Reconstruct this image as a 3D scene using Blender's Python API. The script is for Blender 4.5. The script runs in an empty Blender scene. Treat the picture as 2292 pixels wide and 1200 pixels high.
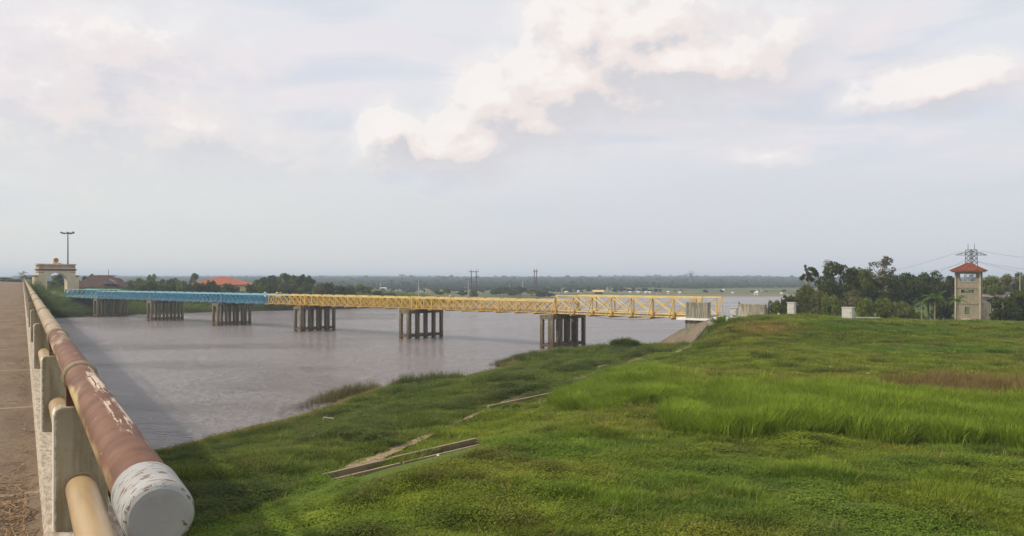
import bpy, bmesh, math, random
import numpy as np
from mathutils import Vector, Matrix

random.seed(7)
rng = np.random.default_rng(7)
SC = bpy.context.scene
COL = SC.collection
R = math.radians

# ------------------------------------------------------------------ camera
EYE = 8.4                 # eye height above the river, metres
FPX, HX, HY = 1800.0, 1146.0, 626.0
cd = bpy.data.cameras.new('camera')
cam = bpy.data.objects.new('camera', cd)
COL.objects.link(cam)
cam.location = (0, 0, EYE)
cam.rotation_euler = (R(90), 0, 0)
cd.sensor_width = 36.0
cd.lens = 36.0 * FPX / 2292.0
cd.shift_y = (HY - 600.0) / 2292.0
cd.clip_start = 0.05
cd.clip_end = 20000
SC.camera = cam

# ------------------------------------------------------------------ node helper
class NT:
    def __init__(s, tree):
        s.t = tree; s.n = tree.nodes; s.l = tree.links
    def node(s, typ, **kw):
        n = s.n.new(typ)
        for k, v in kw.items(): setattr(n, k, v)
        return n
    def put(s, sock, v):
        if v is None: return
        if isinstance(v, bpy.types.NodeSocket): s.l.new(v, sock)
        else:
            if hasattr(sock.default_value, '__len__') and not hasattr(v, '__len__'):
                v = [v] * len(sock.default_value)
            if sock.type == 'RGBA' and len(v) == 3: v = (*v, 1)
            sock.default_value = v
    def m(s, op, a, b=None, c=None, clamp=False):
        n = s.node('ShaderNodeMath', operation=op, use_clamp=clamp)
        for i, v in enumerate((a, b, c)):
            if v is not None: s.put(n.inputs[i], v)
        return n.outputs[0]
    def v(s, op, a, b=None, c=None):
        n = s.node('ShaderNodeVectorMath', operation=op)
        s.put(n.inputs[0], a)
        if b is not None:
            s.put(n.inputs[3 if op == 'SCALE' else 1], b)
        if c is not None: s.put(n.inputs[2], c)
        return n.outputs['Value'] if op in ('LENGTH', 'DOT_PRODUCT', 'DISTANCE') else n.outputs[0]
    def noise(s, vec, scale, detail=4, rough=0.55, dist=0.0, color=False):
        n = s.node('ShaderNodeTexNoise')
        if vec is not None: s.put(n.inputs['Vector'], vec)
        n.inputs['Scale'].default_value = scale
        n.inputs['Detail'].default_value = detail
        n.inputs['Roughness'].default_value = rough
        n.inputs['Distortion'].default_value = dist
        return n.outputs['Color' if color else 'Fac']
    def step(s, x, a, b, lo=0.0, hi=1.0, smooth=True):
        n = s.node('ShaderNodeMapRange', interpolation_type='SMOOTHSTEP' if smooth else 'LINEAR')
        s.put(n.inputs[0], x); s.put(n.inputs[1], a); s.put(n.inputs[2], b)
        s.put(n.inputs[3], lo); s.put(n.inputs[4], hi)
        return n.outputs[0]
    def mix(s, f, a, b, blend='MIX'):
        n = s.node('ShaderNodeMix', data_type='RGBA', blend_type=blend)
        s.put(n.inputs[0], f); s.put(n.inputs[6], a); s.put(n.inputs[7], b)
        return n.outputs[2]
    def scale(s, vec, xyz):
        return s.v('MULTIPLY', vec, xyz)
    def sep(s, vec):
        n = s.node('ShaderNodeSeparateXYZ'); s.put(n.inputs[0], vec); return n.outputs
    def comb(s, x, y, z):
        n = s.node('ShaderNodeCombineXYZ')
        for i, q in enumerate((x, y, z)): s.put(n.inputs[i], q)
        return n.outputs[0]

# ------------------------------------------------------------------ world: pale hazy sky with cumulus
SUN_EL, SUN_AZ = 40.0, -90.0     # azimuth from +Y, clockwise positive (so -90 is due left)
az, el = R(SUN_AZ), R(SUN_EL)
to_sun = Vector((math.sin(az) * math.cos(el), math.cos(az) * math.cos(el), math.sin(el)))
W = bpy.data.worlds.new('World'); SC.world = W; W.use_nodes = True
W.cycles.sampling_method = 'MANUAL'; W.cycles.sample_map_resolution = 256
w = NT(W.node_tree); w.n.clear()

# group: cloud field over (azimuth, elevation), radians
fg = bpy.data.node_groups.new('cloud_field', 'ShaderNodeTree')
fg.interface.new_socket('Vector', in_out='INPUT', socket_type='NodeSocketVector')
fg.interface.new_socket('Value', in_out='OUTPUT', socket_type='NodeSocketFloat')
g = NT(fg)
gi, go = g.node('NodeGroupInput'), g.node('NodeGroupOutput')
P = gi.outputs[0]
d1 = g.v('SCALE', g.v('SUBTRACT', g.noise(P, 6, 2, color=True), (.5, .5, .5)), .07)
d2 = g.v('SCALE', g.v('SUBTRACT', g.noise(P, 26, 4, .6, color=True), (.5, .5, .5)), .040)
PD = g.v('ADD', g.v('ADD', P, d1), d2)
blobs = [
    (1350, 105, 150, 90, .95, 0), (1125, 268, 150, 75, .9, 15), (1250, 215, 170, 70, .8, 0), (1180, 170, 110, 70, .75, 30),
    (862, 300, 92, 62, 1.0, 0), (930, 340, 120, 60, .85, 0), (1040, 335, 150, 70, .85, 10), (1180, 290, 190, 80, .75, 10), (1100, 215, 120, 110, 1.0, 35), (1010, 290, 110, 60, .8, 30),
    (1290, 160, 200, 130, 1.0, 15), (1290, 60, 120, 130, 1.1, 0), (1480, 140, 330, 100, 1.0, 3), (1400, 60, 240, 120, .9, 0),
    (1640, 130, 190, 90, .85, 0), (1720, 70, 190, 90, .45, 0), (1300, 240, 230, 60, .6, 5),
    (2090, 205, 175, 60, 1.0, 3), (2140, 182, 110, 50, .9, 0), (2000, 236, 120, 34, .6, 0), (1722, 348, 100, 26, .45, 0), (1430, 215, 340, 85, .55, 0),
    (60, 180, 280, 130, .42, 0), (290, 110, 200, 90, .42, 0), (190, 195, 260, 90, .34, 0), (340, 245, 160, 50, .28, -20),
    (400, 300, 290, 65, .46, -6)]
cur = None
for (bx, by, rx, ry, wt, rot) in blobs:
    ca = math.atan((bx - HX) / FPX); ce = math.atan((HY - by) / math.hypot(FPX, bx - HX))
    q = g.v('SUBTRACT', PD, (ca, ce, 0))
    if rot:
        r_ = g.node('ShaderNodeVectorRotate', rotation_type='Z_AXIS'); g.put(r_.inputs['Vector'], q)
        r_.inputs['Angle'].default_value = -R(rot); q = r_.outputs[0]
    ln = g.v('LENGTH', g.scale(q, (FPX / rx, FPX / ry, 0)))
    val = g.m('MULTIPLY', g.m('SUBTRACT', 1.0, ln), wt)
    if cur is None: cur = val
    else:
        n = g.node('ShaderNodeMath', operation='SMOOTH_MAX'); g.put(n.inputs[0], cur); g.put(n.inputs[1], val); n.inputs[2].default_value = .45
        cur = n.outputs[0]
fb = g.m('MULTIPLY', g.m('SUBTRACT', g.noise(g.scale(P, (1, 1.4, 1)), 17, 7, .62), .5), .80)
g.put(go.inputs[0], g.m('ADD', cur, fb))

gen = w.node('ShaderNodeTexCoord').outputs['Generated']
X, Y, Z = w.sep(gen)[:3]
AZ = w.m('ARCTAN2', X, Y); EL = w.m('ARCSINE', Z)
PV = w.comb(AZ, EL, 0)
def field(vec):
    n = w.node('ShaderNodeGroup'); n.node_tree = fg; w.put(n.inputs[0], vec); return n.outputs[0]
F0 = field(PV); F1 = field(w.v('ADD', PV, (-.018, .026, 0)))
# keep the drawn cumulus to the half of the sky they stand in; elsewhere generic cumulus of the same kind
dens = w.step(F0, -.20, .66, smooth=False)
crisp = w.m('MULTIPLY', w.step(F0, .10, .32), w.step(w.m('SUBTRACT', F0, F1), .02, .32))
dens = w.m('MAXIMUM', dens, w.m('MULTIPLY', crisp, .9))
gz = w.m('MAXIMUM', w.m('ADD', Z, .12), .05)
flat = w.comb(w.m('DIVIDE', X, gz), w.m('DIVIDE', Y, gz), 0)
generic = w.step(w.noise(flat, .55, 6, .55), .52, .70)
outside = w.step(w.m('ABSOLUTE', AZ), .66, .85)
high = w.m('MAXIMUM', outside, w.step(EL, .40, .55))
dens = w.m('MAXIMUM', dens, w.m('MULTIPLY', generic, w.m('MULTIPLY', high, .8)))
lit = w.m('ADD', w.m('MULTIPLY', w.m('SUBTRACT', F0, F1), 1.5), .42, clamp=True)
lit = w.m('ADD', lit, w.m('MULTIPLY', w.m('SUBTRACT', w.noise(PV, 22, 4), .5), .35), clamp=True)

sky = w.node('ShaderNodeTexSky', sky_type='NISHITA', sun_disc=False)
sky.sun_elevation = el; sky.sun_rotation = az; sky.air_density = 1.0; sky.dust_density = 2.0; sky.altitude = 0
ST = 0.10
def c(r, g_, b):   # display colour (0-255) -> background colour before the 0.10 strength
    f = lambda u: ((u / 255 + .055) / 1.055) ** 2.4 if u > 10 else u / 255 / 12.92
    return (f(r) / ST, f(g_) / ST, f(b) / ST, 1)
lowcol = w.mix(w.step(AZ, -.6, .35), c(231, 232, 228), c(219, 221, 228))
veil = w.mix(w.step(EL, .0, .30), lowcol, c(236, 238, 242))
streak = w.noise(w.scale(PV, (2.2, 9, 1)), 1.6, 5, .55, .6)
streak2 = w.noise(w.scale(flat, (.5, 1.6, 1)), .5, 5, .55, .8)
sfac = w.step(w.m('ADD', w.m('MULTIPLY', streak, .5), w.m('MULTIPLY', streak2, .5)), .42, .60)
sfac = w.m('MULTIPLY', sfac, w.step(EL, .08, .18))
veil = w.mix(w.m('MULTIPLY', sfac, .85), veil, c(245, 238, 242))
blue = w.step(w.noise(w.scale(PV, (1.5, 7, 1)), 2.3, 4, .5, .5), .50, .66)
veil = w.mix(w.m('MULTIPLY', w.m('MULTIPLY', blue, .6), w.step(EL, .03, .12)), veil, c(213, 221, 235))
base = w.mix(.90, sky.outputs[0], veil)
cl = w.mix(w.step(lit, .10, .50), c(214, 212, 217), c(243, 232, 228))
cl = w.mix(w.step(lit, .50, .88), cl, c(252, 246, 242))
below = w.step(EL, -.02, .0)
final = w.mix(w.m('MULTIPLY', w.m('MULTIPLY', dens, .95), below), base, cl)
bg = w.node('ShaderNodeBackground'); w.put(bg.inputs[0], final); bg.inputs[1].default_value = ST
w.l.new(bg.outputs[0], w.node('ShaderNodeOutputWorld').inputs[0])

sd = bpy.data.lights.new('sun', 'SUN'); sd.energy = 4.3; sd.angle = R(2.5); sd.color = (1.0, .90, .74)
sun = bpy.data.objects.new('sun', sd); COL.objects.link(sun)
sun.rotation_euler = to_sun.to_track_quat('Z', 'Y').to_euler()
sun.location = (-60, -10, 60)

SC.view_settings.view_transform = 'Standard'
SC.view_settings.look = 'None'
SC.view_settings.exposure = 0.0
SC.view_settings.gamma = 1.0
SC.view_settings.use_curve_mapping = False
SC.render.engine = 'CYCLES'
SC.cycles.use_denoising = True
SC.cycles.max_bounces = 5
SC.cycles.diffuse_bounces = 3
SC.cycles.glossy_bounces = 3
SC.cycles.transparent_max_bounces = 6
SC.cycles.volume_bounces = 0

# ------------------------------------------------------------------ mesh helpers
class MB:
    def __init__(s): s.v = []; s.f = []; s.mi = []
    def add(s, vs, fs, mi=0):
        o = len(s.v); s.v += [tuple(q) for q in vs]
        for f in fs: s.f.append(tuple(i + o for i in f)); s.mi.append(mi)
        return s
    def box(s, x0, x1, y0, y1, z0, z1, mi=0):
        vs = [(x, y, z) for z in (z0, z1) for y in (y0, y1) for x in (x0, x1)]
        return s.add(vs, [(0, 2, 3, 1), (4, 5, 7, 6), (0, 1, 5, 4), (2, 6, 7, 3), (0, 4, 6, 2), (1, 3, 7, 5)], mi)
    def beam(s, p, q, wd, h=None, up=(0, 0, 1), mi=0):
        h = h or wd; p = Vector(p); q = Vector(q); d = (q - p).normalized(); up = Vector(up)
        if abs(d.dot(up)) > .98: up = Vector((0, 1, 0))
        a = d.cross(up).normalized() * wd / 2; b = a.cross(d).normalized() * h / 2
        vs = [p - a - b, p + a - b, p + a + b, p - a + b, q - a - b, q + a - b, q + a + b, q - a + b]
        return s.add(vs, [(0, 1, 2, 3), (7, 6, 5, 4), (0, 4, 5, 1), (1, 5, 6, 2), (2, 6, 7, 3), (3, 7, 4, 0)], mi)
    def tube(s, pts, rad, n=12, caps=True, mi=0):
        pts = [Vector(p) for p in pts]
        if not hasattr(rad, '__len__'): rad = [rad] * len(pts)
        rings = []; prev = None
        for i, p in enumerate(pts):
            d = (pts[min(i + 1, len(pts) - 1)] - pts[max(i - 1, 0)]).normalized()
            a = prev if prev is not None else (Vector((0, 0, 1)) if abs(d.z) < .9 else Vector((1, 0, 0)))
            a = (a - d * a.dot(d)).normalized(); prev = a; b = d.cross(a)
            rings.append([p + (a * math.cos(2 * math.pi * k / n) + b * math.sin(2 * math.pi * k / n)) * rad[i] for k in range(n)])
        vs = [q for r_ in rings for q in r_]; fs = []
        for i in range(len(rings) - 1):
            for k in range(n):
                k2 = (k + 1) % n
                fs.append((i * n + k, i * n + k2, (i + 1) * n + k2, (i + 1) * n + k))
        if caps:
            fs.append(tuple(range(n))[::-1]); fs.append(tuple(range((len(rings) - 1) * n, len(rings) * n)))
        return s.add(vs, fs, mi)
    def mesh(s, name, mats, smooth=False):
        me = bpy.data.meshes.new(name); me.from_pydata(s.v, [], s.f)
        for m_ in (mats if isinstance(mats, (list, tuple)) else [mats]): me.materials.append(m_)
        if any(s.mi): me.polygons.foreach_set('material_index', s.mi)
        if smooth: me.polygons.foreach_set('use_smooth', [True] * len(s.f))
        me.update()
        return me
    def build(s, name, mats, parent=None, smooth=False, bevel=0, **kw):
        return link(name, s.mesh(name, mats, smooth), parent, bevel=bevel, **kw)

def link(name, me, parent=None, loc=None, rz=None, bevel=0, **kw):
    o = bpy.data.objects.new(name, me); COL.objects.link(o)
    if parent is not None: o.parent = parent
    if loc is not None: o.location = loc
    if rz is not None: o.rotation_euler = (0, 0, rz)
    if bevel:
        b = o.modifiers.new('bevel', 'BEVEL'); b.width = bevel; b.segments = 2; b.limit_method = 'ANGLE'
    for k, v in kw.items(): o[k] = v
    return o
def thing(name, label, cat, loc=(0, 0, 0), rz=0, group=None):
    o = bpy.data.objects.new(name, None); COL.objects.link(o); o.location = loc; o.rotation_euler = (0, 0, rz)
    o.empty_display_size = .3
    return tag(o, label, cat, group)
def tag(o, label, cat, group=None, kind=None):
    if label: o['label'] = label
    if cat: o['category'] = cat
    if group: o['group'] = group
    if kind: o['kind'] = kind
    return o
def copy_tree(root, loc, rz=None, scale=None):
    kids = [ch for ch in root.children]
    def cp(o, par):
        c_ = o.copy(); COL.objects.link(c_)
        if par is not None: c_.parent = par
        for ch in o.children: cp(ch, c_)
        return c_
    r_ = cp(root, None); r_.location = loc
    if rz is not None: r_.rotation_euler = (0, 0, rz)
    if scale is not None: r_.scale = scale
    return r_
def at(px, D, py=None):    # a place read off the photograph: x at depth D, and z when a height is given
    x = (px - HX) / FPX * D
    return (x, D) if py is None else (x, D, EYE - (py - HY) / FPX * D)

# value noise in numpy
_perm = rng.random((256, 256))
def vnoise(x, y):
    xi = np.floor(x).astype(int); yi = np.floor(y).astype(int); fx = x - xi; fy = y - yi
    fx = fx * fx * (3 - 2 * fx); fy = fy * fy * (3 - 2 * fy)
    a = _perm[xi & 255, yi & 255]; b = _perm[(xi + 1) & 255, yi & 255]
    c_ = _perm[xi & 255, (yi + 1) & 255]; d = _perm[(xi + 1) & 255, (yi + 1) & 255]
    return (a * (1 - fx) + b * fx) * (1 - fy) + (c_ * (1 - fx) + d * fx) * fy
def fbm(x, y, o=4):
    t = 0; a = .5; n = 0
    for k in range(o):
        t = t + a * vnoise(x * 2 ** k + 17.3 * k, y * 2 ** k + 9.1 * k); n += a; a *= .5
    return t / n
def sst(x, a, b):
    t = np.clip((x - a) / (b - a), 0, 1); return t * t * (3 - 2 * t)

# ------------------------------------------------------------------ materials
def mat(name):
    m_ = bpy.data.materials.new(name); m_.use_nodes = True
    t = NT(m_.node_tree)
    return m_, t, t.n['Principled BSDF']
def simple(name, col, rough=.7, var=.12, scale=6, metal=0, bump=0):
    m_, t, b = mat(name)
    oc = t.node('ShaderNodeTexCoord').outputs['Object']
    n = t.noise(oc, scale, 5, .6)
    dk = tuple(q * (1 - var * 2) for q in col); lt = tuple(min(1, q * (1 + var)) for q in col)
    t.put(b.inputs['Base Color'], t.mix(t.step(n, .3, .7), dk, lt))
    b.inputs['Roughness'].default_value = rough; b.inputs['Metallic'].default_value = metal
    b.inputs['Specular IOR Level'].default_value = .3
    if bump:
        bn = t.node('ShaderNodeBump'); bn.inputs['Strength'].default_value = bump; bn.inputs['Distance'].default_value = .01
        t.put(bn.inputs['Height'], t.noise(oc, scale * 6, 5)); t.l.new(bn.outputs[0], b.inputs['Normal'])
    return m_
def concrete(name, base, dark, grime=.5, scale=1.0, bump=.35, drip=True, foot=None):
    m_, t, b = mat(name)
    oc = t.node('ShaderNodeTexCoord').outputs['Object']
    big = t.noise(oc, 1.2 * scale, 5, .6)
    fine = t.noise(oc, 14 * scale, 5, .65)
    col = t.mix(t.step(big, .35, .7), base, tuple(q * .78 for q in base))
    col = t.mix(t.m('MULTIPLY', t.step(fine, .45, .72), .45), col, tuple(q * .6 for q in base))
    if drip:
        dr = t.noise(t.scale(oc, (4 * scale, 4 * scale, .5 * scale)), 1.6, 4, .6)
        col = t.mix(t.m('MULTIPLY', t.step(dr, .5 - grime * .15, .68), .85), col, dark)
    if foot is not None:   # waterline slime, up to a height of its own
        z = t.sep(oc)[2]
        wob = t.m('ADD', z, t.m('MULTIPLY', t.m('SUBTRACT', t.noise(oc, 2.5, 3), .5), .5))
        col = t.mix(t.m('MULTIPLY', t.step(wob, foot[1], foot[0]), .8), col, (.10, .055, .03))
    t.put(b.inputs['Base Color'], col); b.inputs['Roughness'].default_value = .9
    b.inputs['Specular IOR Level'].default_value = .2
    bn = t.node('ShaderNodeBump'); bn.inputs['Strength'].default_value = bump; bn.inputs['Distance'].default_value = .012
    t.put(bn.inputs['Height'], t.noise(oc, 22 * scale, 6, .7)); t.l.new(bn.outputs[0], b.inputs['Normal'])
    return m_
def leafmat(name, c1, c2, trans=.35, spec=.08):
    """Leaves: colour varies per leaf clump in space and per object, some light comes through."""
    m_, t, b = mat(name)
    geo = t.node('ShaderNodeNewGeometry'); oi = t.node('ShaderNodeObjectInfo')
    rnd = geo.outputs['Random Per Island']
    n = t.noise(geo.outputs['Position'], .45, 3)
    f = t.m('ADD', t.m('MULTIPLY', rnd, .55), t.m('MULTIPLY', t.step(n, .35, .65), .45))
    col = t.mix(f, c1, c2)
    hs = t.node('ShaderNodeHueSaturation'); t.put(hs.inputs['Color'], col)
    t.put(hs.inputs['Hue'], t.m('ADD', .485, t.m('MULTIPLY', oi.outputs['Random'], .03)))
    t.put(hs.inputs['Value'], t.m('ADD', .8, t.m('MULTIPLY', oi.outputs['Random'], .4)))
    t.put(b.inputs['Base Color'], hs.outputs[0]); b.inputs['Roughness'].default_value = .6
    b.inputs['Specular IOR Level'].default_value = spec
    tr = t.node('ShaderNodeBsdfTranslucent'); t.put(tr.inputs[0], t.mix(.5, hs.outputs[0], (.10, .13, .01)))
    mx = t.node('ShaderNodeMixShader'); mx.inputs[0].default_value = trans
    t.l.new(b.outputs[0], mx.inputs[1]); t.l.new(tr.outputs[0], mx.inputs[2])
    t.l.new(mx.outputs[0], t.n['Material Output'].inputs[0])
    return m_
M = {}
def worn_paint(name, col, rust, amount=.5):
    m_, t, b = mat(name)
    oc = t.node('ShaderNodeTexCoord').outputs['Object']; oi = t.node('ShaderNodeObjectInfo').outputs['Random']
    o2 = t.v('ADD', oc, t.comb(t.m('MULTIPLY', oi, 37.0), oi, 0))
    base = t.mix(t.step(t.noise(o2, .8, 4), .3, .7), tuple(q * .80 for q in col), tuple(min(1, q * 1.10) for q in col))
    z = t.sep(oc)[2]
    low = t.step(z, ZLOW + .55, ZLOW, 0, .16)
    r_ = t.step(t.m('ADD', t.noise(t.scale(o2, (1, 1, .6)), 4.5, 5, .65), low), .58, .70)
    c_ = t.mix(t.m('MULTIPLY', r_, amount), base, rust)
    c_ = t.mix(t.m('MULTIPLY', oi, .22), c_, tuple(q * .55 + .10 for q in col))
    t.put(b.inputs['Base Color'], c_); b.inputs['Roughness'].default_value = .65; b.inputs['Specular IOR Level'].default_value = .25
    return m_
ZLOW = 4.27
M['leaf_dark'] = leafmat('leaf_dark', (.034, .048, .010), (.092, .112, .024))
M['leaf_mid'] = leafmat('leaf_mid', (.075, .100, .014), (.190, .215, .036))
M['leaf_light'] = leafmat('leaf_light', (.110, .150, .022), (.230, .265, .050))
M['leaf_olive'] = leafmat('leaf_olive', (.100, .105, .028), (.210, .205, .065))
M['leaf_brown'] = leafmat('leaf_brown', (.085, .070, .048), (.160, .135, .095))
M['leaf_palm'] = leafmat('leaf_palm', (.060, .110, .020), (.130, .190, .040))
M['bark'] = simple('bark', (.13, .11, .085), .9, .2, 5)
M['bark_pale'] = simple('bark_pale', (.30, .26, .20), .9, .2, 5)
M['concrete'] = concrete('pier_concrete', (.33, .27, .175), (.026, .022, .016), 1.6, 1.0, foot=(.25, 1.1))
M['abut'] = concrete('abutment_concrete', (.36, .33, .25), (.09, .08, .06), .8)
M['apron'] = concrete('apron_concrete', (.21, .17, .125), (.10, .085, .06), .5, drip=False)
M['drain'] = concrete('drain_concrete', (.27, .205, .14), (.09, .075, .05), .7, drip=False, scale=2)
M['yellow'] = worn_paint('yellow_paint', (.60, .39, .075), (.22, .10, .03), .8)
M['yellow_pale'] = worn_paint('pale_yellow_paint', (.70, .53, .20), (.34, .18, .06), .6)
M['yellow_rust'] = simple('stained_yellow_paint', (.40, .23, .06), .6, .2, 6)
M['blue'] = worn_paint('blue_paint', (.050, .235, .38), (.05, .10, .13), .7)
M['blue_pale'] = worn_paint('pale_blue_paint', (.24, .50, .60), (.12, .26, .32), .5)
M['deck'] = simple('deck_boards', (.16, .13, .09), .85, .2, 4)
M['white'] = simple('white_paint', (.52, .50, .45), .5, .05, 3)
M['white_wall'] = simple('white_wall', (.80, .78, .74), .6, .05, 3)
M['cream'] = concrete('cream_plaster', (.66, .57, .40), (.48, .41, .29), .2, .5, .15)
M['redband'] = simple('red_brown_band', (.20, .055, .035), .7, .15, 3)
M['tile_red'] = simple('red_roof_tile', (.25, .068, .038), .8, .2, 2)
M['tile_orange'] = simple('orange_roof_tile', (.31, .090, .042), .8, .08, 1.2)
M['tile_brown'] = simple('brown_roof_tile', (.080, .036, .027), .85, .25, 1.5)
M['gable_grey'] = simple('grey_gable', (.24, .20, .19), .85, .2, 1.5)
M['tower'] = concrete('tower_render', (.33, .28, .195), (.22, .185, .13), .45, .8, .2)
M['pale_wall'] = concrete('pale_wall', (.56, .49, .36), (.30, .25, .18), .5, .8, .2)
M['dark'] = simple('dark_void', (.03, .028, .025), .9)
M['steel'] = simple('grey_steel', (.22, .22, .22), .55, .1, 3, .3)
M['steel_dark'] = simple('dark_steel', (.10, .10, .105), .6, .1, 3, .2)
M['pole'] = simple('pole_concrete', (.42, .40, .36), .85, .1, 2)
M['gold'] = simple('gold_paint', (.55, .30, .08), .5, .1, 5)
# ------------------------------------------------------------------ places measured from the photograph
RDIR = Vector((-.520, .854, 0)).normalized()          # direction of the road bridge and its railing
RNRM = Vector((RDIR.y, -RDIR.x, 0))                   # to its right (river side)
RP0 = Vector((-.98, 2.2, 0))                          # foot of the railing's near end
RSLOPE = .0044
def rail_pt(t, lat=0.0, z=0.0): # t metres along, lat to the right of the rail line, z above the road surface at t
    p = RP0 + RDIR * t + RNRM * lat
    return Vector((p.x, p.y, 6.78 + RSLOPE * t + z))
BA = Vector((-19.51, 16.54, 0)).normalized()           # direction of the old bridge
BORG = Vector((4.09, 99.0, 0)); SPAN = 25.58
BRZ = math.atan2(BA.y, BA.x)
def bpt(x, y, z=0.0):                                  # old bridge frame -> world (y < 0 is the far side)
    n = Vector((-BA.y, BA.x, 0))
    p = BORG + BA * x + n * y; return Vector((p.x, p.y, z))

river = np.array([(-300, -220), (-150, -90), (-80, -20), (-45, 10), (-24, 30), (-16.6, 37.4), (-13.4, 44.7), (-12.0, 49.0),
    (-10.3, 58.5), (-7.7, 62.7), (-4.0, 66.2), (-1.0, 72.4), (-.8, 79.5), (2.8, 87.8), (8.4, 92.4), (11.2, 92), (16, 93), (20, 95), (24, 99), (36, 114),
    (50, 150), (80, 230), (150, 300), (400, 350), (900, 370), (2500, 380), (2500, 520), (900, 470), (400, 412), (131, 399), (60, 398), (20, 375),
    (-8, 330), (-20, 285), (-36, 244), (-53, 226), (-81, 204), (-98, 178), (-125, 160), (-200, 110), (-500, -60)], float)
toe = np.array([(-30, -30), (-16, -2), (-11, 12), (-9, 20), (-6.55, 27.7), (-3.3, 35.1), (-1.3, 42), (4.3, 49.9), (11.9, 70.6), (15.4, 75.5), (17.7, 79.5),
    (19.7, 83.2), (22.4, 85.2), (25, 92), (60, 110), (200, 160)], float)
def seg_dist(px, py, poly, closed):
    best = np.full(px.shape, 1e18); n = len(poly)
    for i in range(n if closed else n - 1):
        a = poly[i]; b = poly[(i + 1) % n]; d = b - a
        t = np.clip(((px - a[0]) * d[0] + (py - a[1]) * d[1]) / (d @ d), 0, 1)
        q = (px - a[0] - t * d[0]) ** 2 + (py - a[1] - t * d[1]) ** 2
        best = np.minimum(best, q)
    return np.sqrt(best)
def inside(px, py, poly):
    r_ = np.zeros(px.shape, bool); n = len(poly)
    for i in range(n):
        x1, y1 = poly[i]; x2, y2 = poly[(i + 1) % n]
        if y1 == y2: continue
        cnd = ((y1 > py) != (y2 > py)) & (px < (x2 - x1) * (py - y1) / (y2 - y1) + x1)
        r_ ^= cnd
    return r_
land_right = np.vstack([toe, [(4000, 900), (4000, -800), (-30, -800)]])
def ground_info(x, y):
    x = np.asarray(x, float); y = np.asarray(y, float)
    sr = seg_dist(x, y, river, True); sr = np.where(inside(x, y, river), -sr, sr)
    st = seg_dist(x, y, toe, False); st = np.where(inside(x, y, land_right), st, -st)
    # near bank when on our side of the river
    near = (y < 92 + 1.2 * np.maximum(0, x - 5)) & ((x > -60) | (y < 40)) & (y < 420)
    far_mask = ~((y < 140 + 1.2 * np.maximum(0, x - 5)) & (x > -70 - .0 * y) | (y < 5))
    return sr, st
def height(x, y):
    x = np.asarray(x, float); y = np.asarray(y, float)
    sr, st = ground_info(x, y)
    D = np.maximum(y, 1)
    lump = (fbm(x * .35, y * .35, 3) - .5)
    # near bank
    bench = .12 + .45 * sst(sr, 0, 1.5) + .95 * sst(sr, 2, 11)
    levee = (1.50 - .80 * sst(x, 26, 50)) * sst(y + .05 * x + 1.2 * (fbm(x * .12, y * .12) - .5), 64, 81) * sst(x, 6, 16)
    back = sst(y + .10 * np.maximum(0, x - 30), 88, 100)
    field = 2.95 + .25 * (fbm(x * .08, y * .08, 3) - .5) + levee - 1.9 * back
    rise = 5.5 + 4.0 * sst(y, 20, 34) - 3.5 * sst(y, 60, 76) - 4.0 * sst(y, 76, 82)
    nb = bench + (np.maximum(field, 1.0) - bench) * sst(st, -.3, rise)
    nb = nb + lump * .26 + (fbm(x * 1.1 + 7, y * 1.1, 2) - .5) * .16
    # hummock of tall grass
    nb = nb + .35 * np.exp(-(((x - 7.5) / 4) ** 2 + ((y - 46) / 4) ** 2))
    # far bank
    fb_ = .25 * sst(sr, 0, .8) + 2.5 * sst(sr, 1, 26) + lump * .35
    gate = np.hypot(x + 116, (y - 204))
    fb_ = fb_ + 2.1 * sst(gate, 26, 14)
    # right-hand far plain and the low plateau behind it
    plain = .25 + .85 * sst(sr, 0, 25) + lump * .25
    isplain = sst(y, 300, 400)
    plateau = 1.9 * sst(D, 480, 900) + 7.5 * sst(D, 750, 1600) + 9.5 * sst(D, 1500, 3600) \
        + (fbm(x * .0019 + 5, y * .0006, 4) - .5) * 16.0 * sst(D, 1100, 2600) - 5.0 * sst(x, 0, 1800) * sst(D, 1300, 2500)
    fb_ = fb_ * (1 - isplain) + plain * isplain + plateau
    side = river_side(x, y)
    z = np.where(side, nb, fb_)
    # levee road behind trees: ground keeps going on the right
    z = np.where(sr < 0, -1.4 * sst(-sr, 0, 5) - .05, z)
    # approach embankment of the road bridge
    rx = x - RP0.x; ry = y - RP0.y
    t = rx * RDIR.x + ry * RDIR.y; lat = rx * RNRM.x + ry * RNRM.y
    dx = np.maximum(t - 1.0, 0); dl = np.maximum(np.maximum(lat - 1.0, -9.6 - lat), 0)
    emb = 6.72 - .62 * np.hypot(dx, dl)
    z = np.where(side | (t < 60), np.maximum(z, emb), z)
    dx2 = np.maximum(226 - t, 0)
    emb2 = 7.7 - .5 * np.hypot(dx2, dl) - .004 * np.maximum(0, t - 230)
    z = np.where((t > 190) & (t < 420), np.maximum(z, emb2), z)
    return z
def river_side(x, y):
    """True on the near (our) side of the river's centre line"""
    cx = np.array([(-700, -140), (-320, -60), (-120, 60), (-60, 110), (-25, 160), (5, 230), (50, 320), (150, 352), (400, 382), (900, 420), (2500, 450), (9000, 460)], float)
    yc = np.interp(x, cx[:, 0], cx[:, 1])
    return y < yc
def gz(x, y): return float(height(np.array([x]), np.array([y]))[0])

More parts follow.
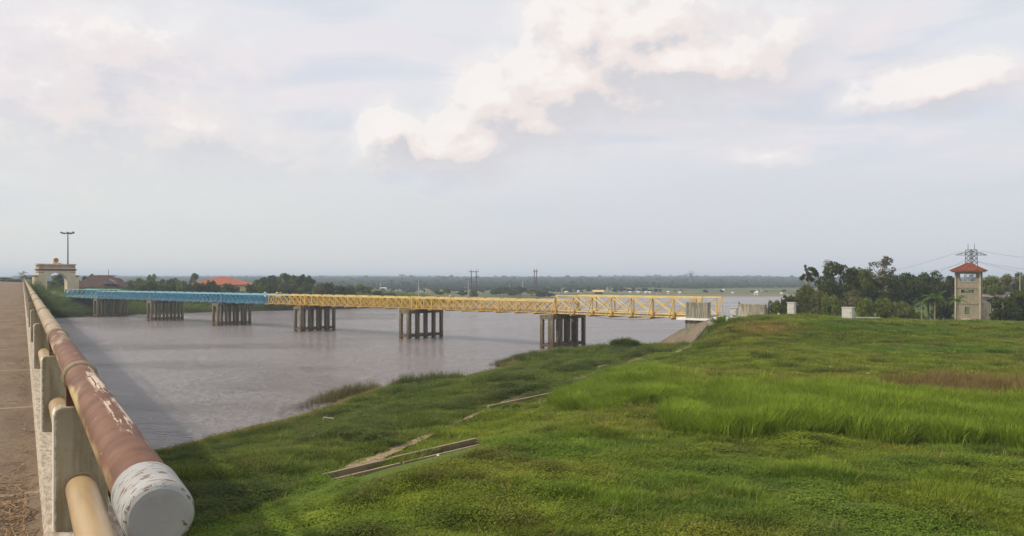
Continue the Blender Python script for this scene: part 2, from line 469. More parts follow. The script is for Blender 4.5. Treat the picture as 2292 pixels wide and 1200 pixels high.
# ------------------------------------------------------------------ ground sheet
def grow(a, step, lim, k=1.03):
    o = []
    while abs(a) < lim: step *= k; a += step; o.append(a)
    return o
gx = np.array([-q for q in grow(40, .7, 7500)][::-1] + list(np.arange(-40, 75, .7)) + grow(75, .7, 7500))
gy = np.array([-q for q in grow(5, .7, 900, 1.08)][::-1] + list(np.arange(-5, 108, .7)) + grow(108, .7, 9000))
GX, GY = np.meshgrid(gx, gy)
GZ = height(GX.ravel(), GY.ravel())
nx, ny = len(gx), len(gy)
vs = np.column_stack([GX.ravel(), GY.ravel(), GZ])
ii = np.arange(nx * ny).reshape(ny, nx)
fs = np.column_stack([ii[:-1, :-1].ravel(), ii[:-1, 1:].ravel(), ii[1:, 1:].ravel(), ii[1:, :-1].ravel()])
gme = bpy.data.meshes.new('ground')
gme.vertices.add(len(vs)); gme.vertices.foreach_set('co', vs.ravel())
gme.loops.add(len(fs) * 4); gme.loops.foreach_set('vertex_index', fs.ravel().astype(np.int32))
gme.polygons.add(len(fs)); gme.polygons.foreach_set('loop_start', np.arange(0, len(fs) * 4, 4, dtype=np.int32))
gme.polygons.foreach_set('use_smooth', np.ones(len(fs), bool))
gme.update(calc_edges=True)
m_, t, b = mat('ground')
pos = t.node('ShaderNodeNewGeometry').outputs['Position']
px_, py_, pz_ = t.sep(pos)[:3]
n1 = t.noise(pos, .10, 5, .6); n2 = t.noise(pos, 1.1, 5, .65); n3 = t.noise(pos, .9, 3)
col = t.mix(t.step(n1, .35, .65), (.060, .100, .014), (.100, .140, .022))
col = t.mix(t.m('MULTIPLY', t.step(n2, .45, .75), .6), col, (.10, .095, .035))
soil = t.mix(t.step(n2, .3, .7), (.16, .12, .075), (.22, .17, .11))
col = t.mix(t.m('MULTIPLY', t.step(n3, .62, .72), .5), col, soil)
# muddy rim at the water
col = t.mix(t.step(t.m('ADD', pz_, t.m('MULTIPLY', n2, .2)), .36, .16), col, (.085, .06, .04))
# far plain: pale fields in bands
fieldn = t.noise(t.scale(pos, (.004, .02, 0)), 1.0, 3)
plain = t.mix(t.step(fieldn, .42, .58), (.060, .082, .034), (.150, .140, .070))
col = t.mix(t.step(py_, 290, 340), col, plain)
wood = t.mix(t.step(t.noise(t.scale(pos, (.01, .004, 0)), 1, 4), .4, .6), (.022, .040, .020), (.050, .075, .030))
col = t.mix(t.step(py_, 560, 760), col, wood)
t.put(b.inputs['Base Color'], col); b.inputs['Roughness'].default_value = .95; b.inputs['Specular IOR Level'].default_value = .1
bn = t.node('ShaderNodeBump'); bn.inputs['Strength'].default_value = .6; bn.inputs['Distance'].default_value = .08
t.put(bn.inputs['Height'], t.noise(pos, 5, 5, .7)); t.l.new(bn.outputs[0], b.inputs['Normal'])
gme.materials.append(m_)
link('ground', gme, kind='structure')

# ------------------------------------------------------------------ river
m_, t, b = mat('river_water')
pos = t.node('ShaderNodeNewGeometry').outputs['Position']
big = t.noise(t.scale(pos, (.02, .045, 0)), 1.0, 4, .6, .4)
calm = t.step(big, .40, .60)
t.put(b.inputs['Base Color'], t.mix(t.step(t.noise(pos, .015, 3), .35, .65), (.160, .136, .134), (.190, .163, .162)))
t.put(b.inputs['Roughness'], t.m('ADD', .14, t.m('MULTIPLY', calm, .12)))
b.inputs['IOR'].default_value = 1.55; b.inputs['Specular IOR Level'].default_value = .5
wv = t.noise(t.scale(pos, (1.1, 1.9, 0)), 1.0, 4, .62, .3)
wv2 = t.noise(t.scale(pos, (.28, .55, 0)), 1.0, 3, .55, .2)
wv3 = t.noise(t.scale(pos, (2.6, 5.5, 0)), 1.0, 3, .6)
h = t.m('ADD', t.m('MULTIPLY', wv3, .35), t.m('MULTIPLY', wv, t.m('ADD', .35, t.m('MULTIPLY', calm, .65))))
h = t.m('ADD', h, t.m('MULTIPLY', wv2, .9))
bn = t.node('ShaderNodeBump'); bn.inputs['Strength'].default_value = 1.0; bn.inputs['Distance'].default_value = .85
t.put(bn.inputs['Height'], h); t.l.new(bn.outputs[0], b.inputs['Normal'])
wb = MB()
xs = [-1200, -300, -100, -40, 0, 40, 100, 300, 1200, 3000]; ys = [-500, -100, 0, 40, 80, 120, 200, 400, 700]
for i in range(len(xs) - 1):
    for j in range(len(ys) - 1):
        wb.add([(xs[i], ys[j], 0), (xs[i + 1], ys[j], 0), (xs[i + 1], ys[j + 1], 0), (xs[i], ys[j + 1], 0)], [(0, 1, 2, 3)])
wb.build('river_water', m_, kind='structure')

# ------------------------------------------------------------------ haze
hm = bpy.data.materials.new('haze'); hm.use_nodes = True; t = NT(hm.node_tree); t.n.clear()
pv = t.node('ShaderNodeVolumePrincipled'); pv.inputs['Density'].default_value = .00046
pv.inputs['Color'].default_value = (.68, .80, .95, 1); pv.inputs['Anisotropy'].default_value = .0
t.l.new(pv.outputs[0], t.node('ShaderNodeOutputMaterial').inputs['Volume'])
HAZE = MB().box(-7800, 7800, -1000, 9300, -2.6, 36).build('haze', hm, kind='stuff')

# ------------------------------------------------------------------ road bridge on which the railing stands
road_m, t, b = mat('dusty_road')
oc = t.node('ShaderNodeTexCoord').outputs['Object']
a_ = t.noise(t.scale(oc, (.5, 1.6, 1)), 1.3, 6, .65); bb = t.noise(oc, 16, 5, .7)
col = t.mix(t.step(a_, .35, .65), (.115, .077, .045), (.175, .122, .075))
col = t.mix(t.m('MULTIPLY', t.step(bb, .46, .62), .75), col, (.095, .058, .035))
joints = t.m('FRACT', t.m('MULTIPLY', t.sep(oc)[0], 1 / 4.6))
col = t.mix(t.m('MULTIPLY', t.step(joints, .035, .0), .6), col, (.34, .26, .18))
t.put(b.inputs['Base Color'], col); b.inputs['Roughness'].default_value = .95
bn = t.node('ShaderNodeBump'); bn.inputs['Strength'].default_value = .6; bn.inputs['Distance'].default_value = .02
t.put(bn.inputs['Height'], t.m('ADD', t.noise(oc, 9, 6, .7), t.noise(oc, 40, 3))); t.l.new(bn.outputs[0], b.inputs['Normal'])
LROAD = 230.0
rrz = math.atan2(RDIR.y, RDIR.x)
ROOT = thing('road_bridge', 'broad concrete road bridge under the dusty road, carrying the pipe railing', 'bridge', (RP0.x, RP0.y, 0), rrz)
def rz_(t_): return 6.78 + RSLOPE * t_
# local frame of the road bridge: x along, y to the left
rb = MB()
for i in range(46):
    x0, x1 = i * 5.0, (i + 1) * 5.0
    za, zb = rz_(x0), rz_(x1)
    v_ = [(x0, -.22, za - .35), (x1, -.22, zb - .35), (x1, 9.5, zb - .35), (x0, 9.5, za - .35),
          (x0, -.22, za - .02), (x1, -.22, zb - .02), (x1, 9.5, zb - .02), (x0, 9.5, za - .02)]
    rb.add(v_, [(3, 2, 1, 0), (4, 5, 6, 7), (0, 1, 5, 4), (2, 3, 7, 6)] + ([(0, 4, 7, 3)] if i == 0 else []) + ([(1, 2, 6, 5)] if i == 45 else []))
rb.build('deck_slab', M['abut'], ROOT)
gbm = MB()
for yy in (1.0, 3.5, 6.0, 8.5):
    gbm = MB(); gbm.beam((0, yy, rz_(0) - .95), (LROAD, yy, rz_(LROAD) - .95), .5, 1.15); gbm.build('girder', M['abut'], ROOT)
pier_me = MB().box(-.7, .7, 0, 9, -1.0, 0.0)
for k in range(1, 9):
    tx = k * 25.6
    pb = MB(); ztop = rz_(tx) - 1.54
    pb.box(tx - .6, tx + .6, .4, 9.1, ztop - .8, ztop)
    po = pb.build('pier', M['concrete'], ROOT)
    for yy in (1.4, 4.7, 8.1):
        MB().tube([(tx, yy, -1.6), (tx, yy, ztop - .8)], .5, 16).build('column', M['concrete'], po, smooth=False)
# near abutment block
MB().box(-.6, .9, -.15, 9.4, 2.0, rz_(0) - .37).build('abutment', M['abut'], ROOT)
# the road surface itself
rs = MB()
seg = [-60, -30, -10, 0] + [i * 5.0 for i in range(1, 47)] + [260, 300, 360, 420]
pts = []
for i, x_ in enumerate(seg):
    zc = rz_(max(x_, 0)) if x_ <= 230 else rz_(230) - .006 * (x_ - 230)
    rs.v += [(x_, -.02 if x_ > -.5 else .3, zc), (x_, 4.6, zc + .05), (x_, 9.3, zc)]
for i in range(len(seg) - 1):
    for j in range(2):
        a0 = i * 3 + j; rs.f.append((a0, a0 + 3, a0 + 4, a0 + 1)); rs.mi.append(0)
rs.build('road', road_m, None, loc=(RP0.x, RP0.y, 0), rz=rrz, kind='structure')

# ---- railing
post_m = concrete('weathered_post', (.33, .285, .19), (.19, .145, .09), .5, 1.6, .5)
edge_m = concrete('post_with_painted_sunlit_edge', (.41, .36, .25), (.22, .17, .11), .5, 1.6, .6)
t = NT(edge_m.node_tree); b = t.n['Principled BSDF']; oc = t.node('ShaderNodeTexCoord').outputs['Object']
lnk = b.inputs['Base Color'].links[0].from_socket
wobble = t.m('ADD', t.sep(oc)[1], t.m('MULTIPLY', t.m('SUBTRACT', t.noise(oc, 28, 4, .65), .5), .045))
t.put(b.inputs['Base Color'], t.mix(t.step(wobble, .130, .139), lnk, (.60, .56, .46)))  # sunlit highlight of the left edge put into the colour, ragged by noise
m_, t, b = mat('chipped_white_paint')
oc = t.node('ShaderNodeTexCoord').outputs['Object']
ch = t.m('MAXIMUM', t.m('SUBTRACT', t.noise(t.scale(oc, (3.0, 1.0, 1.0)), 22, 4, .6, .3), t.step(t.sep(oc)[0], -.09, -.115, 0, .10)), t.m('MULTIPLY', t.noise(oc, 60, 3, .6), t.step(t.m('ABSOLUTE', t.m('ADD', t.sep(oc)[0], .108)), .012, .004, 0, 1.05)))
col = t.mix(t.step(t.noise(oc, 5, 3), .3, .7), (.235, .245, .25), (.32, .32, .31))
col = t.mix(t.step(ch, .565, .580), col, (.16, .11, .075))
t.put(b.inputs['Base Color'], col); b.inputs['Roughness'].default_value = .75
bn = t.node('ShaderNodeBump'); bn.inputs['Strength'].default_value = .7; bn.inputs['Distance'].default_value = .006
t.put(bn.inputs['Height'], t.m('ADD', t.step(ch, .625, .595), t.m('MULTIPLY', t.noise(oc, 60, 4), .4))); t.l.new(bn.outputs[0], b.inputs['Normal'])
capm = m_
# upper pipe paint: rust red near the end, cream with worn streaks further along
m_, t, b = mat('worn_pipe_paint')
oc = t.node('ShaderNodeTexCoord').outputs['Object']
ox, oy, oz = t.sep(oc)[:3]
st = t.noise(t.scale(oc, (.7, 9, 9)), 2.2, 9, .72, .2)
pt = t.noise(t.scale(oc, (1.0, 3.5, 3.5)), 1.3, 5, .6)
cream = t.mix(t.step(t.noise(oc, 6, 5, .7), .35, .7), (.33, .27, .18), (.20, .145, .09))
red = t.mix(t.step(t.noise(oc, 7, 5), .3, .7), (.100, .042, .023), (.165, .078, .045))
pos_mask = t.m('ADD', t.m('MULTIPLY', pt, 1.3), t.step(ox, 2.6, 12.0, -.42, .34, smooth=False))
col = t.mix(t.step(pos_mask, .46, .60), red, cream)
scr = t.m('MULTIPLY', t.step(st, .515, .530), t.m('MULTIPLY', t.step(ox, .4, .9), t.step(ox, 3.6, 2.4)))
top = t.m('MULTIPLY', t.step(oy, .02, -.005), t.step(oy, -.080, -.05))
col = t.mix(t.m('MULTIPLY', scr, top), col, (.60, .48, .36))
fleck = t.step(t.noise(t.scale(oc, (3, 12, 12)), 2.6, 6, .7), .66, .672)
col = t.mix(t.m('MULTIPLY', fleck, .8), col, (.55, .43, .32))
edge = t.m('MULTIPLY', t.step(t.m('ADD', oy, t.m('MULTIPLY', pt, .05)), .104, .118), t.step(ox, 8, 6))
col = t.mix(t.m('MULTIPLY', edge, .9), col, (.46, .36, .17))
t.put(b.inputs['Base Color'], col); b.inputs['Roughness'].default_value = .62; b.inputs['Specular IOR Level'].default_value = .25
bn = t.node('ShaderNodeBump'); bn.inputs['Strength'].default_value = .3; bn.inputs['Distance'].default_value = .004
t.put(bn.inputs['Height'], t.noise(oc, 30, 5, .7)); t.l.new(bn.outputs[0], b.inputs['Normal'])
pipem = m_
m_, t, b = mat('cream_pipe')
oc = t.node('ShaderNodeTexCoord').outputs['Object']
col = t.mix(t.step(t.noise(t.scale(oc, (.6, 6, 6)), 2, 5, .6), .35, .7), (.37, .26, .135), (.28, .195, .10))
t.put(b.inputs['Base Color'], col); b.inputs['Roughness'].default_value = .45
creamm = m_
m_, t, b = mat('peeling_whitewash')
oc = t.node('ShaderNodeTexCoord').outputs['Object']
f_ = t.noise(t.scale(oc, (1, 3, 3)), 9, 6, .65)
col = t.mix(t.step(f_, .40, .60), (.44, .39, .31), (.27, .21, .155))
t.put(b.inputs['Base Color'], col); b.inputs['Roughness'].default_value = .95
bn = t.node('ShaderNodeBump'); bn.inputs['Strength'].default_value = .6; bn.inputs['Distance'].default_value = .01
t.put(bn.inputs['Height'], f_); t.l.new(bn.outputs[0], b.inputs['Normal'])
kerbm = m_

RL = thing('railing', 'long rust red and cream pipe railing on grey concrete posts with a white end cap', 'railing', (RP0.x, RP0.y, 0), rrz)
UZ = 8.4 - 6.78 - .62          # centre of the upper pipe above the road
DK = .854
post_t = [(5.0 - 2.2) / DK, (8.1 - 2.2) / DK]
while post_t[-1] < 226: post_t.append(post_t[-1] + 5.4 / DK)
def rl(x, y, z): return (x, y, rz_(x) + z)
# kerb strip the posts stand on (left of the pipe is road)
kb = MB()
ks = [0.05] + [i * 5.0 for i in range(1, 47)]
for i in range(len(ks) - 1):
    x0, x1 = ks[i], ks[i + 1]
    v_ = [rl(x0, .195, 0), rl(x1, .195, 0), rl(x1, -.21, 0), rl(x0, -.21, 0), rl(x0, .170, .08), rl(x1, .170, .08), rl(x1, -.21, .08), rl(x0, -.21, .08)]
    kb.add(v_, [(0, 1, 5, 4), (4, 5, 6, 7), (7, 6, 2, 3)] + ([(0, 4, 7, 3)] if i == 0 else []))
kb.build('kerb', kerbm, RL)
R1 = .085
joints_t = [.0] + post_t + [LROAD]
for i in range(len(joints_t) - 1):
    a_, b_ = joints_t[i], joints_t[i + 1]
    MB().tube([rl(a_ + (.02 if i else .0), 0, UZ), rl(b_ - .02, 0, UZ)], R1, 40 if i < 4 else 16, caps=False).build('upper_pipe', pipem, RL, smooth=True)
    if i == 0: MB().tube([rl(-1.9, 0, .335), rl(b_ - .05, 0, .335)], .086, 32).build('lower_pipe', creamm, RL, smooth=True)
    else: MB().tube([rl(a_ + .05, 0, .335), rl(b_ - .05, 0, .335)], .086, 28 if i < 4 else 12, caps=False).build('lower_pipe', creamm, RL, smooth=True)
# end cap
cb = MB(); cb.tube([rl(-.120, 0, UZ), rl(-.118, 0, UZ), rl(-.110, 0, UZ), rl(-.098, 0, UZ), rl(-.08, 0, UZ), rl(.155, 0, UZ), rl(.165, 0, UZ)], [.060, .074, .083, .0885, .091, .0925, .087], 64)
cb.build('end_cap', capm, RL, smooth=False)
for i, t_ in enumerate(post_t):
    n = 40 if i < 3 else 16
    pb = MB(); hw = .150; zt = UZ - .170; ch_ = .045; x0, x1 = t_ - .085, t_ + .085
    prof = [(hw, .06), (hw, zt - ch_), (hw - .012, zt - .012), (hw - ch_, zt), (-hw + ch_, zt), (-hw + .012, zt - .012), (-hw, zt - ch_), (-hw, .06)]
    vv = [rl(x0, y_, z_) for y_, z_ in prof] + [rl(x1, y_, z_) for y_, z_ in prof]
    k = len(prof)
    pb.add(vv, [tuple(range(k)), tuple(range(2 * k - 1, k - 1, -1))] + [(j, j + k, (j + 1) % k + k, (j + 1) % k) for j in range(k)])
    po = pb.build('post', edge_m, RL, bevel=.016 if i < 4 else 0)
    MB().box(t_ - .05, t_ + .05, -.078, .078, rz_(t_) + zt - .01, rz_(t_) + UZ).build('neck', pipem, po)
    rb_ = MB(); rr = .097
    rb_.tube([rl(t_ - .035, 0, UZ), rl(t_ - .02, 0, UZ), rl(t_ + .02, 0, UZ), rl(t_ + .035, 0, UZ)], [rr - .008, rr + .004, rr + .004, rr - .008], n)
    rb_.build('clamp_ring', post_m, po, smooth=False)
    if i < 3:
        MB().tube([rl(t_ - .10, 0, .335), rl(t_ - .095, 0, .335), rl(t_ + .095, 0, .335), rl(t_ + .10, 0, .335)], [.088, .091, .091, .088], 32).build('sleeve', creamm, po, smooth=False)

# dry straw beside the kerb
sb = MB(); rr = random.Random(3)
for k in range(420):
    if k < 300: cx, cy = rr.gauss(3.55, .75), rr.uniform(.27, .30) + abs(rr.gauss(0, .16))
    elif k < 360: cx, cy = rr.gauss(1.2, .8), rr.uniform(.28, .8)
    else: cx, cy = rr.uniform(4, 16), rr.uniform(.27, .36)
    a_ = rr.uniform(0, 6.28); L_ = rr.uniform(.05, .28); tl = rr.uniform(-.1, .25)
    p = Vector(rl(cx, cy, .012 + rr.random() * .04)); q = p + Vector((math.cos(a_) * L_, math.sin(a_) * L_ * .8, abs(tl) * L_))
    if q.y < .27: q.y = .28
    sb.beam(p, q, .005, .004)
sb.build('dry_straw', simple('dry_straw', (.30, .20, .11), .9, .3, 20), None, loc=(RP0.x, RP0.y, 0), rz=rrz, kind='stuff')

# ------------------------------------------------------------------ old truss bridge
OB = thing('truss_bridge', 'long low truss bridge on concrete piers, left half blue and right half yellow', 'bridge', tuple(BORG), BRZ)
ZB, ZT = 4.27, 5.83
def panel(L, lt):
    """one lattice panel: chords, uprights, crossing diagonals, the second truss a hand behind it"""
    m1 = MB(); H = ZT - ZB
    a = .095
    m1.beam((0, 0, ZB + .07), (L, 0, ZB + .07), .12, .13, mi=0); m1.beam((0, 0, ZT - .06), (L, 0, ZT - .06), .12, .12, mi=1)
    m1.beam((.12 * L, 0, ZT + .045), (.88 * L, 0, ZT + .045), .14, .085, mi=1)
    for x in (0.05, L / 2, L - .05): m1.beam((x, 0, ZB + .1), (x, 0, ZT - .1), a * .8)
    for s in (0, 1):
        x0 = s * L / 2 + .03; x1 = (s + 1) * L / 2 - .03
        m1.beam((x0, .02, ZB + .12), (x1, .02, ZT - .12), a * .75); m1.beam((x0, -.05, ZT - .12), (x1, -.05, ZB + .12), a * .75)
    y = -.38
    m1.beam((0, y, ZB + .07), (L, y, ZB + .07), .10, .12, mi=0); m1.beam((0, y, ZT - .06), (L, y, ZT - .06), .10, .11, mi=0)
    zm = (ZB + ZT) / 2
    for s in (0, 1):
        x0 = s * L / 2; x1 = (s + 1) * L / 2; xm = (x0 + x1) / 2
        for (p, q) in (((x0, zm), (xm, ZT - .1)), ((xm, ZT - .1), (x1, zm)), ((x1, zm), (xm, ZB + .1)), ((xm, ZB + .1), (x0, zm))):
            m1.beam((p[0], y, p[1]), (q[0], y, q[1]), a * .75)
    return m1
x_start = -.062 * SPAN; x_far = 5.0 * SPAN; NP = 42; PL = (x_far - x_start) / NP
x_split = 2.36 * SPAN
p_y = panel(PL, 0).mesh('truss_panel', [M['yellow'], M['yellow_pale']]); p_b = panel(PL, 0).mesh('truss_panel', [M['blue'], M['blue_pale']])
for i in range(NP):
    x = x_start + i * PL; blue = x + PL * .5 > x_split
    for yy in (0, -4.3):
        o = link('truss_panel', p_b if blue else p_y, OB, loc=(x, yy, random.uniform(-.012, .012)))
        if blue: o['label'] = 'blue lattice panel'
        else: o['label'] = 'yellow lattice panel'
# taller posts where spans join
for k in (0, 1, 2, 3, 4, 5):
    x = k * SPAN - .062 * SPAN + .0
    for yy in (.07, -4.75):
        MB().box(x - .16, x - .02, yy - .05, yy + .05, ZB - .05, ZT + .10).box(x + .02, x + .16, yy - .05, yy + .05, ZB - .05, ZT + .10) \
            .build('joint_post', M['blue'] if x > x_split else M['yellow'], OB)
cross_y = MB().box(-.07, .07, -5.35, .62, ZB - .16, ZB + .0).mesh('cross_beam', M['yellow_pale'])
cross_b = MB().box(-.07, .07, -5.35, .62, ZB - .16, ZB + .0).mesh('cross_beam', M['blue_pale'])
for i in range(NP + 1):
    x = x_start + i * PL; link('cross_beam', cross_b if x > x_split else cross_y, OB, loc=(x, 0, 0))
def pony(x0, x1, mats, n=7, zt=6.45, tag_=None):
    """the deeper trusses of the end spans: X braced bays with raking stays outside"""
    L = (x1 - x0) / n; zb = ZB + .16
    sg = 1 if x1 > x0 else -1
    for yy, out in ((0, 1), (-4.7, -1)):
        MB().beam((x0, yy, zt), (x1 + sg * .6, yy, zt), .13, .13).build('top_chord', mats[1], OB)
        MB().beam((x0, yy, ZB + .36), (x1, yy, ZB + .36), .10, .10).build('inner_rail', mats[1], OB)
        MB().beam((x0, yy, ZB + .06), (x1, yy, ZB + .06), .18, .16).build('bottom_chord', mats[1], OB)
        for i in range(n + 1):
            x = x0 + i * L
            MB().beam((x - .06 * sg, yy, ZB), (x - .06 * sg, yy, zt), .10, .10).build('upright', mats[0], OB)
            MB().beam((x + .32, yy + out * .62, ZB - .02), (x + .02, yy + out * .06, zt - .05), .085, .085).build('raking_stay', mats[0], OB)
            MB().box(x - .20, x + .20, yy - .10, yy + .10, ZB + .0, ZB + .42).build('gusset', mats[2], OB)
            if i < n:
                MB().beam((x, yy + .05, zt - .05), (x + L, yy + .05, zb + .1), .11, .11).build('diagonal', mats[1], OB)
                MB().beam((x, yy - .06, zb + .1), (x + L, yy - .06, zt - .05), .085, .085).build('diagonal', mats[0], OB)
        # end frame
        MB().beam((x1 + sg * .6, yy, ZB + .3), (x1 + sg * .6, yy, zt + .08), .09, .12).build('end_post', mats[0], OB)
        MB().beam((x1, yy, zb + .4), (x1 + sg * .56, yy, zt - .05), .09, .09).build('end_brace', mats[0], OB)
    for i in range(n + 1):
        x = x0 + i * L; MB().box(x - .09, x + .09, -5.45, .75, ZB - .20, ZB - .02).build('cross_beam', mats[2], OB)
pony(-.066 * SPAN, -.801 * SPAN, (M['yellow'], M['yellow_pale'], M['yellow_rust']))
pony(5.005 * SPAN, 5.70 * SPAN, (M['blue'], M['blue_pale'], M['blue']), zt=6.1)
# deck boards: one long sheet of planks each side of the split
for (xa, xb) in ((-.82 * SPAN, 5.74 * SPAN),):
    nb_ = int((xb - xa) / .45); db = MB()
    for i in range(nb_):
        xx = xa + i * .45; db.box(xx, xx + .435, -4.25, -.45, ZB + .10, ZB + .17 + random.uniform(0, .012))
    db.build('deck_boards', M['deck'], OB, kind='stuff')
for (xa, xb, m_) in ((-.80 * SPAN, x_split, M['yellow_pale']), (x_split, 5.74 * SPAN, M['blue_pale'])):
    for yy in (-.75, -2.35, -3.95): MB().beam((xa, yy, ZB + .03), (xb, yy, ZB + .03), .14, .12).build('stringer', m_, OB)
# sagging cable under the near span
cbm = MB(); cbm.tube([(-.28 * SPAN - i * .55, .3, ZB - .1 - .32 * (1 - ((i - 8) / 8) ** 2)) for i in range(17)], .025, 5); cbm.build('hanging_cable', M['steel_dark'], OB)

def pier(x, zbase=.35):
    cb_ = MB().box(x - 2.0, x, -5.8, 1.1, 3.58, 4.10); cb_.box(x - 1.9, x - 1.3, -.3, .3, 4.10, 4.19).box(x - 1.9, x - 1.3, -4.9, -4.3, 4.10, 4.19)
    po = cb_.build('pier', M['concrete'], OB)
    ccol = MB().box(-.2, .2, -.2, .2, -2.2, 3.58).mesh('column', M['concrete'])
    for k in range(5):
        y = .89 - k * (6.48 / 4)
        for xx in (x - .21, x - 1.79): link('column', ccol, po, loc=(xx, y, 0))
    for xx in (x - .21, x - 1.79): MB().box(xx - .17, xx + .17, -5.55, .85, .25, .58).build('tie_beam', M['concrete'], po)
    for y in (.89, .89 - 6.48): MB().box(x - 1.6, x - .4, y - .17, y + .17, .25, .58).build('tie_beam', M['concrete'], po)
for k in range(6): pier(k * SPAN)
# near abutment
ab = MB(); ab.box(-26, -19.6, -6.1, .95, -.5, 4.117).build('abutment', M['abut'], OB)
MB().box(-23.5, -18.7, -6.4, 1.25, 4.12, 4.34).build('bearing_slab', M['white_wall'], OB, label='pale slab on top of the near abutment')
MB().box(-22.3, -19.75, 0.40, 1.15, 4.343, 6.02).build('end_block', M['abut'], OB, bevel=.03)
MB().box(-25.6, -22.6, -6.2, -5.6, 4.12, 5.72).build('end_block', M['abut'], OB, bevel=.03)
MB().box(-25.9, -25.75, -6.3, -6.15, 4.1, 5.85).box(-22.5, -22.35, -6.3, -6.15, 4.1, 5.9).build('marker_post', M['steel_dark'], OB)
# far abutment
MB().box(5.73 * SPAN, 5.73 * SPAN + 6, -6.1, 1.3, -.5, 4.20).build('abutment', M['abut'], OB)
MB().box(5.73 * SPAN + .5, 5.73 * SPAN + 9, 1.3, 2.0, 2.0, 5.6).build('wing_wall', M['abut'], OB)
# apron: tilted slab cast of bays, below the near abutment
AP = thing('slope_apron', 'tilted brown concrete slab running down from the abutment to the bank', 'concrete apron', (0, 0, 0))
A = Vector(at(1593, 83.0, 714)); B = Vector(at(1524, 86.4, 739)); C_ = Vector(at(1462, 90.0, 774)); E = Vector(at(1549, 84.3, 768))
nb_ = 6
for i in range(nb_):
    f0, f1 = i / nb_, (i + 1) / nb_ - .012
    for j in range(2):
        g0, g1 = j / 2, (j + 1) / 2 - .012
        def q(f, g_): return (A.lerp(B, f)).lerp(E.lerp(C_, f), g_)
        def q2(f, g_): return A.lerp(E, g_).lerp(B.lerp(C_, g_), f)
        c4 = [q2(g0, f0), q2(g1, f0), q2(g1, f1), q2(g0, f1)]
        dz = random.uniform(-.015, .015)
        vv = [p + Vector((0, 0, dz + .06)) for p in c4] + [p - Vector((0, 0, 1.2)) for p in c4]
        MB().add(vv, [(0, 1, 2, 3), (7, 6, 5, 4), (0, 4, 5, 1), (1, 5, 6, 2), (2, 6, 7, 3), (3, 7, 4, 0)]).build('slab', M['apron'], AP)
MB().beam(A + Vector((.1, 0, .16)), E + Vector((.1, 0, .10)), .28, .22).build('edge_beam', M['abut'], AP)
# ------------------------------------------------------------------ gate at the far end of the old bridge
gp = bpt(158.5, -2.35); gbase = 5.05
GT = thing('gate_arch', 'cream ceremonial arch with dark red band and round emblem beyond the blue trusses', 'gate', (gp.x, gp.y, gbase), BRZ + math.pi / 2)
# local: x across the road, y along it (front is the side facing the camera), z up
def arch_slab(x0, x1, z0, z1, r, zs, y0, y1, n=20):
    """wall with an arched opening of half width r and spring height zs"""
    m1 = MB()
    for yy in (y0, y1):
        prof = [(x0, z0), (-r, z0), (-r, zs)] + [(-r * math.cos(math.pi * k / n), zs + r * 1.0 * math.sin(math.pi * k / n)) for k in range(1, n)] + [(r, zs), (r, z0), (x1, z0), (x1, z1), (x0, z1)]
        m1.v += [(x, yy, z) for x, z in prof]
    k = len(prof)
    # fill as quads from the opening to the outline, so nothing is concave
    inn = [(-r, z0), (-r, zs)] + [(-r * math.cos(math.pi * j / n), zs + r * math.sin(math.pi * j / n)) for j in range(1, n)] + [(r, zs), (r, z0)]
    m2 = MB()
    outp = []
    for (x, z) in inn:
        if z <= zs + 1e-6: outp.append((x0 if x < 0 else x1, z))
        else:
            a = math.atan2(z - zs, x); tx = (x1 if x > 0 else -x0) / max(abs(math.cos(a)), 1e-6); tz = (z1 - zs) / max(math.sin(a), 1e-6); tt = min(tx, tz)
            outp.append((math.cos(a) * tt, zs + math.sin(a) * tt))
    for i in range(len(inn) - 1):
        q = [inn[i], inn[i + 1], outp[i + 1], outp[i]]
        m2.add([(a_, y0, b_) for a_, b_ in q], [(0, 1, 2, 3)]); m2.add([(a_, y1, b_) for a_, b_ in q], [(3, 2, 1, 0)])
        m2.add([(inn[i][0], y0, inn[i][1]), (inn[i + 1][0], y0, inn[i + 1][1]), (inn[i + 1][0], y1, inn[i + 1][1]), (inn[i][0], y1, inn[i][1])], [(3, 2, 1, 0)])
        m2.add([(outp[i][0], y0, outp[i][1]), (outp[i + 1][0], y0, outp[i + 1][1]), (outp[i + 1][0], y1, outp[i + 1][1]), (outp[i][0], y1, outp[i][1])], [(0, 1, 2, 3)])
    for cx in (x0, x1):   # top corners
        m2.box(min(cx, cx * .98), max(cx, cx * .98), y0, y1, z1 - .05, z1)
    return m2
hwid = 4.3
body = arch_slab(-hwid, hwid, 0, 7.05, 2.35, 2.75, -.9, .9)
body.box(-hwid, hwid, -.9, .9, 6.3, 7.05)
body.build('wall', M['cream'], GT)
tr = MB(); n = 20
for k in range(n):
    a0, a1 = math.pi * k / n, math.pi * (k + 1) / n
    for s in (1, -1):
        y_ = s * .93
        tr.add([(-2.35 * math.cos(a0), y_, 2.75 + 2.35 * math.sin(a0)), (-2.35 * math.cos(a1), y_, 2.75 + 2.35 * math.sin(a1)),
                (-2.62 * math.cos(a1), y_, 2.75 + 2.62 * math.sin(a1)), (-2.62 * math.cos(a0), y_, 2.75 + 2.62 * math.sin(a0))], [(0, 1, 2, 3)])
        tr.add([(-2.62 * math.cos(a0), s * .905, 2.75 + 2.62 * math.sin(a0)), (-2.62 * math.cos(a1), s * .905, 2.75 + 2.62 * math.sin(a1)),
                (-2.62 * math.cos(a1), y_, 2.75 + 2.62 * math.sin(a1)), (-2.62 * math.cos(a0), y_, 2.75 + 2.62 * math.sin(a0))], [(0, 1, 2, 3)])
tr.build('arch_trim', M['white'], GT)
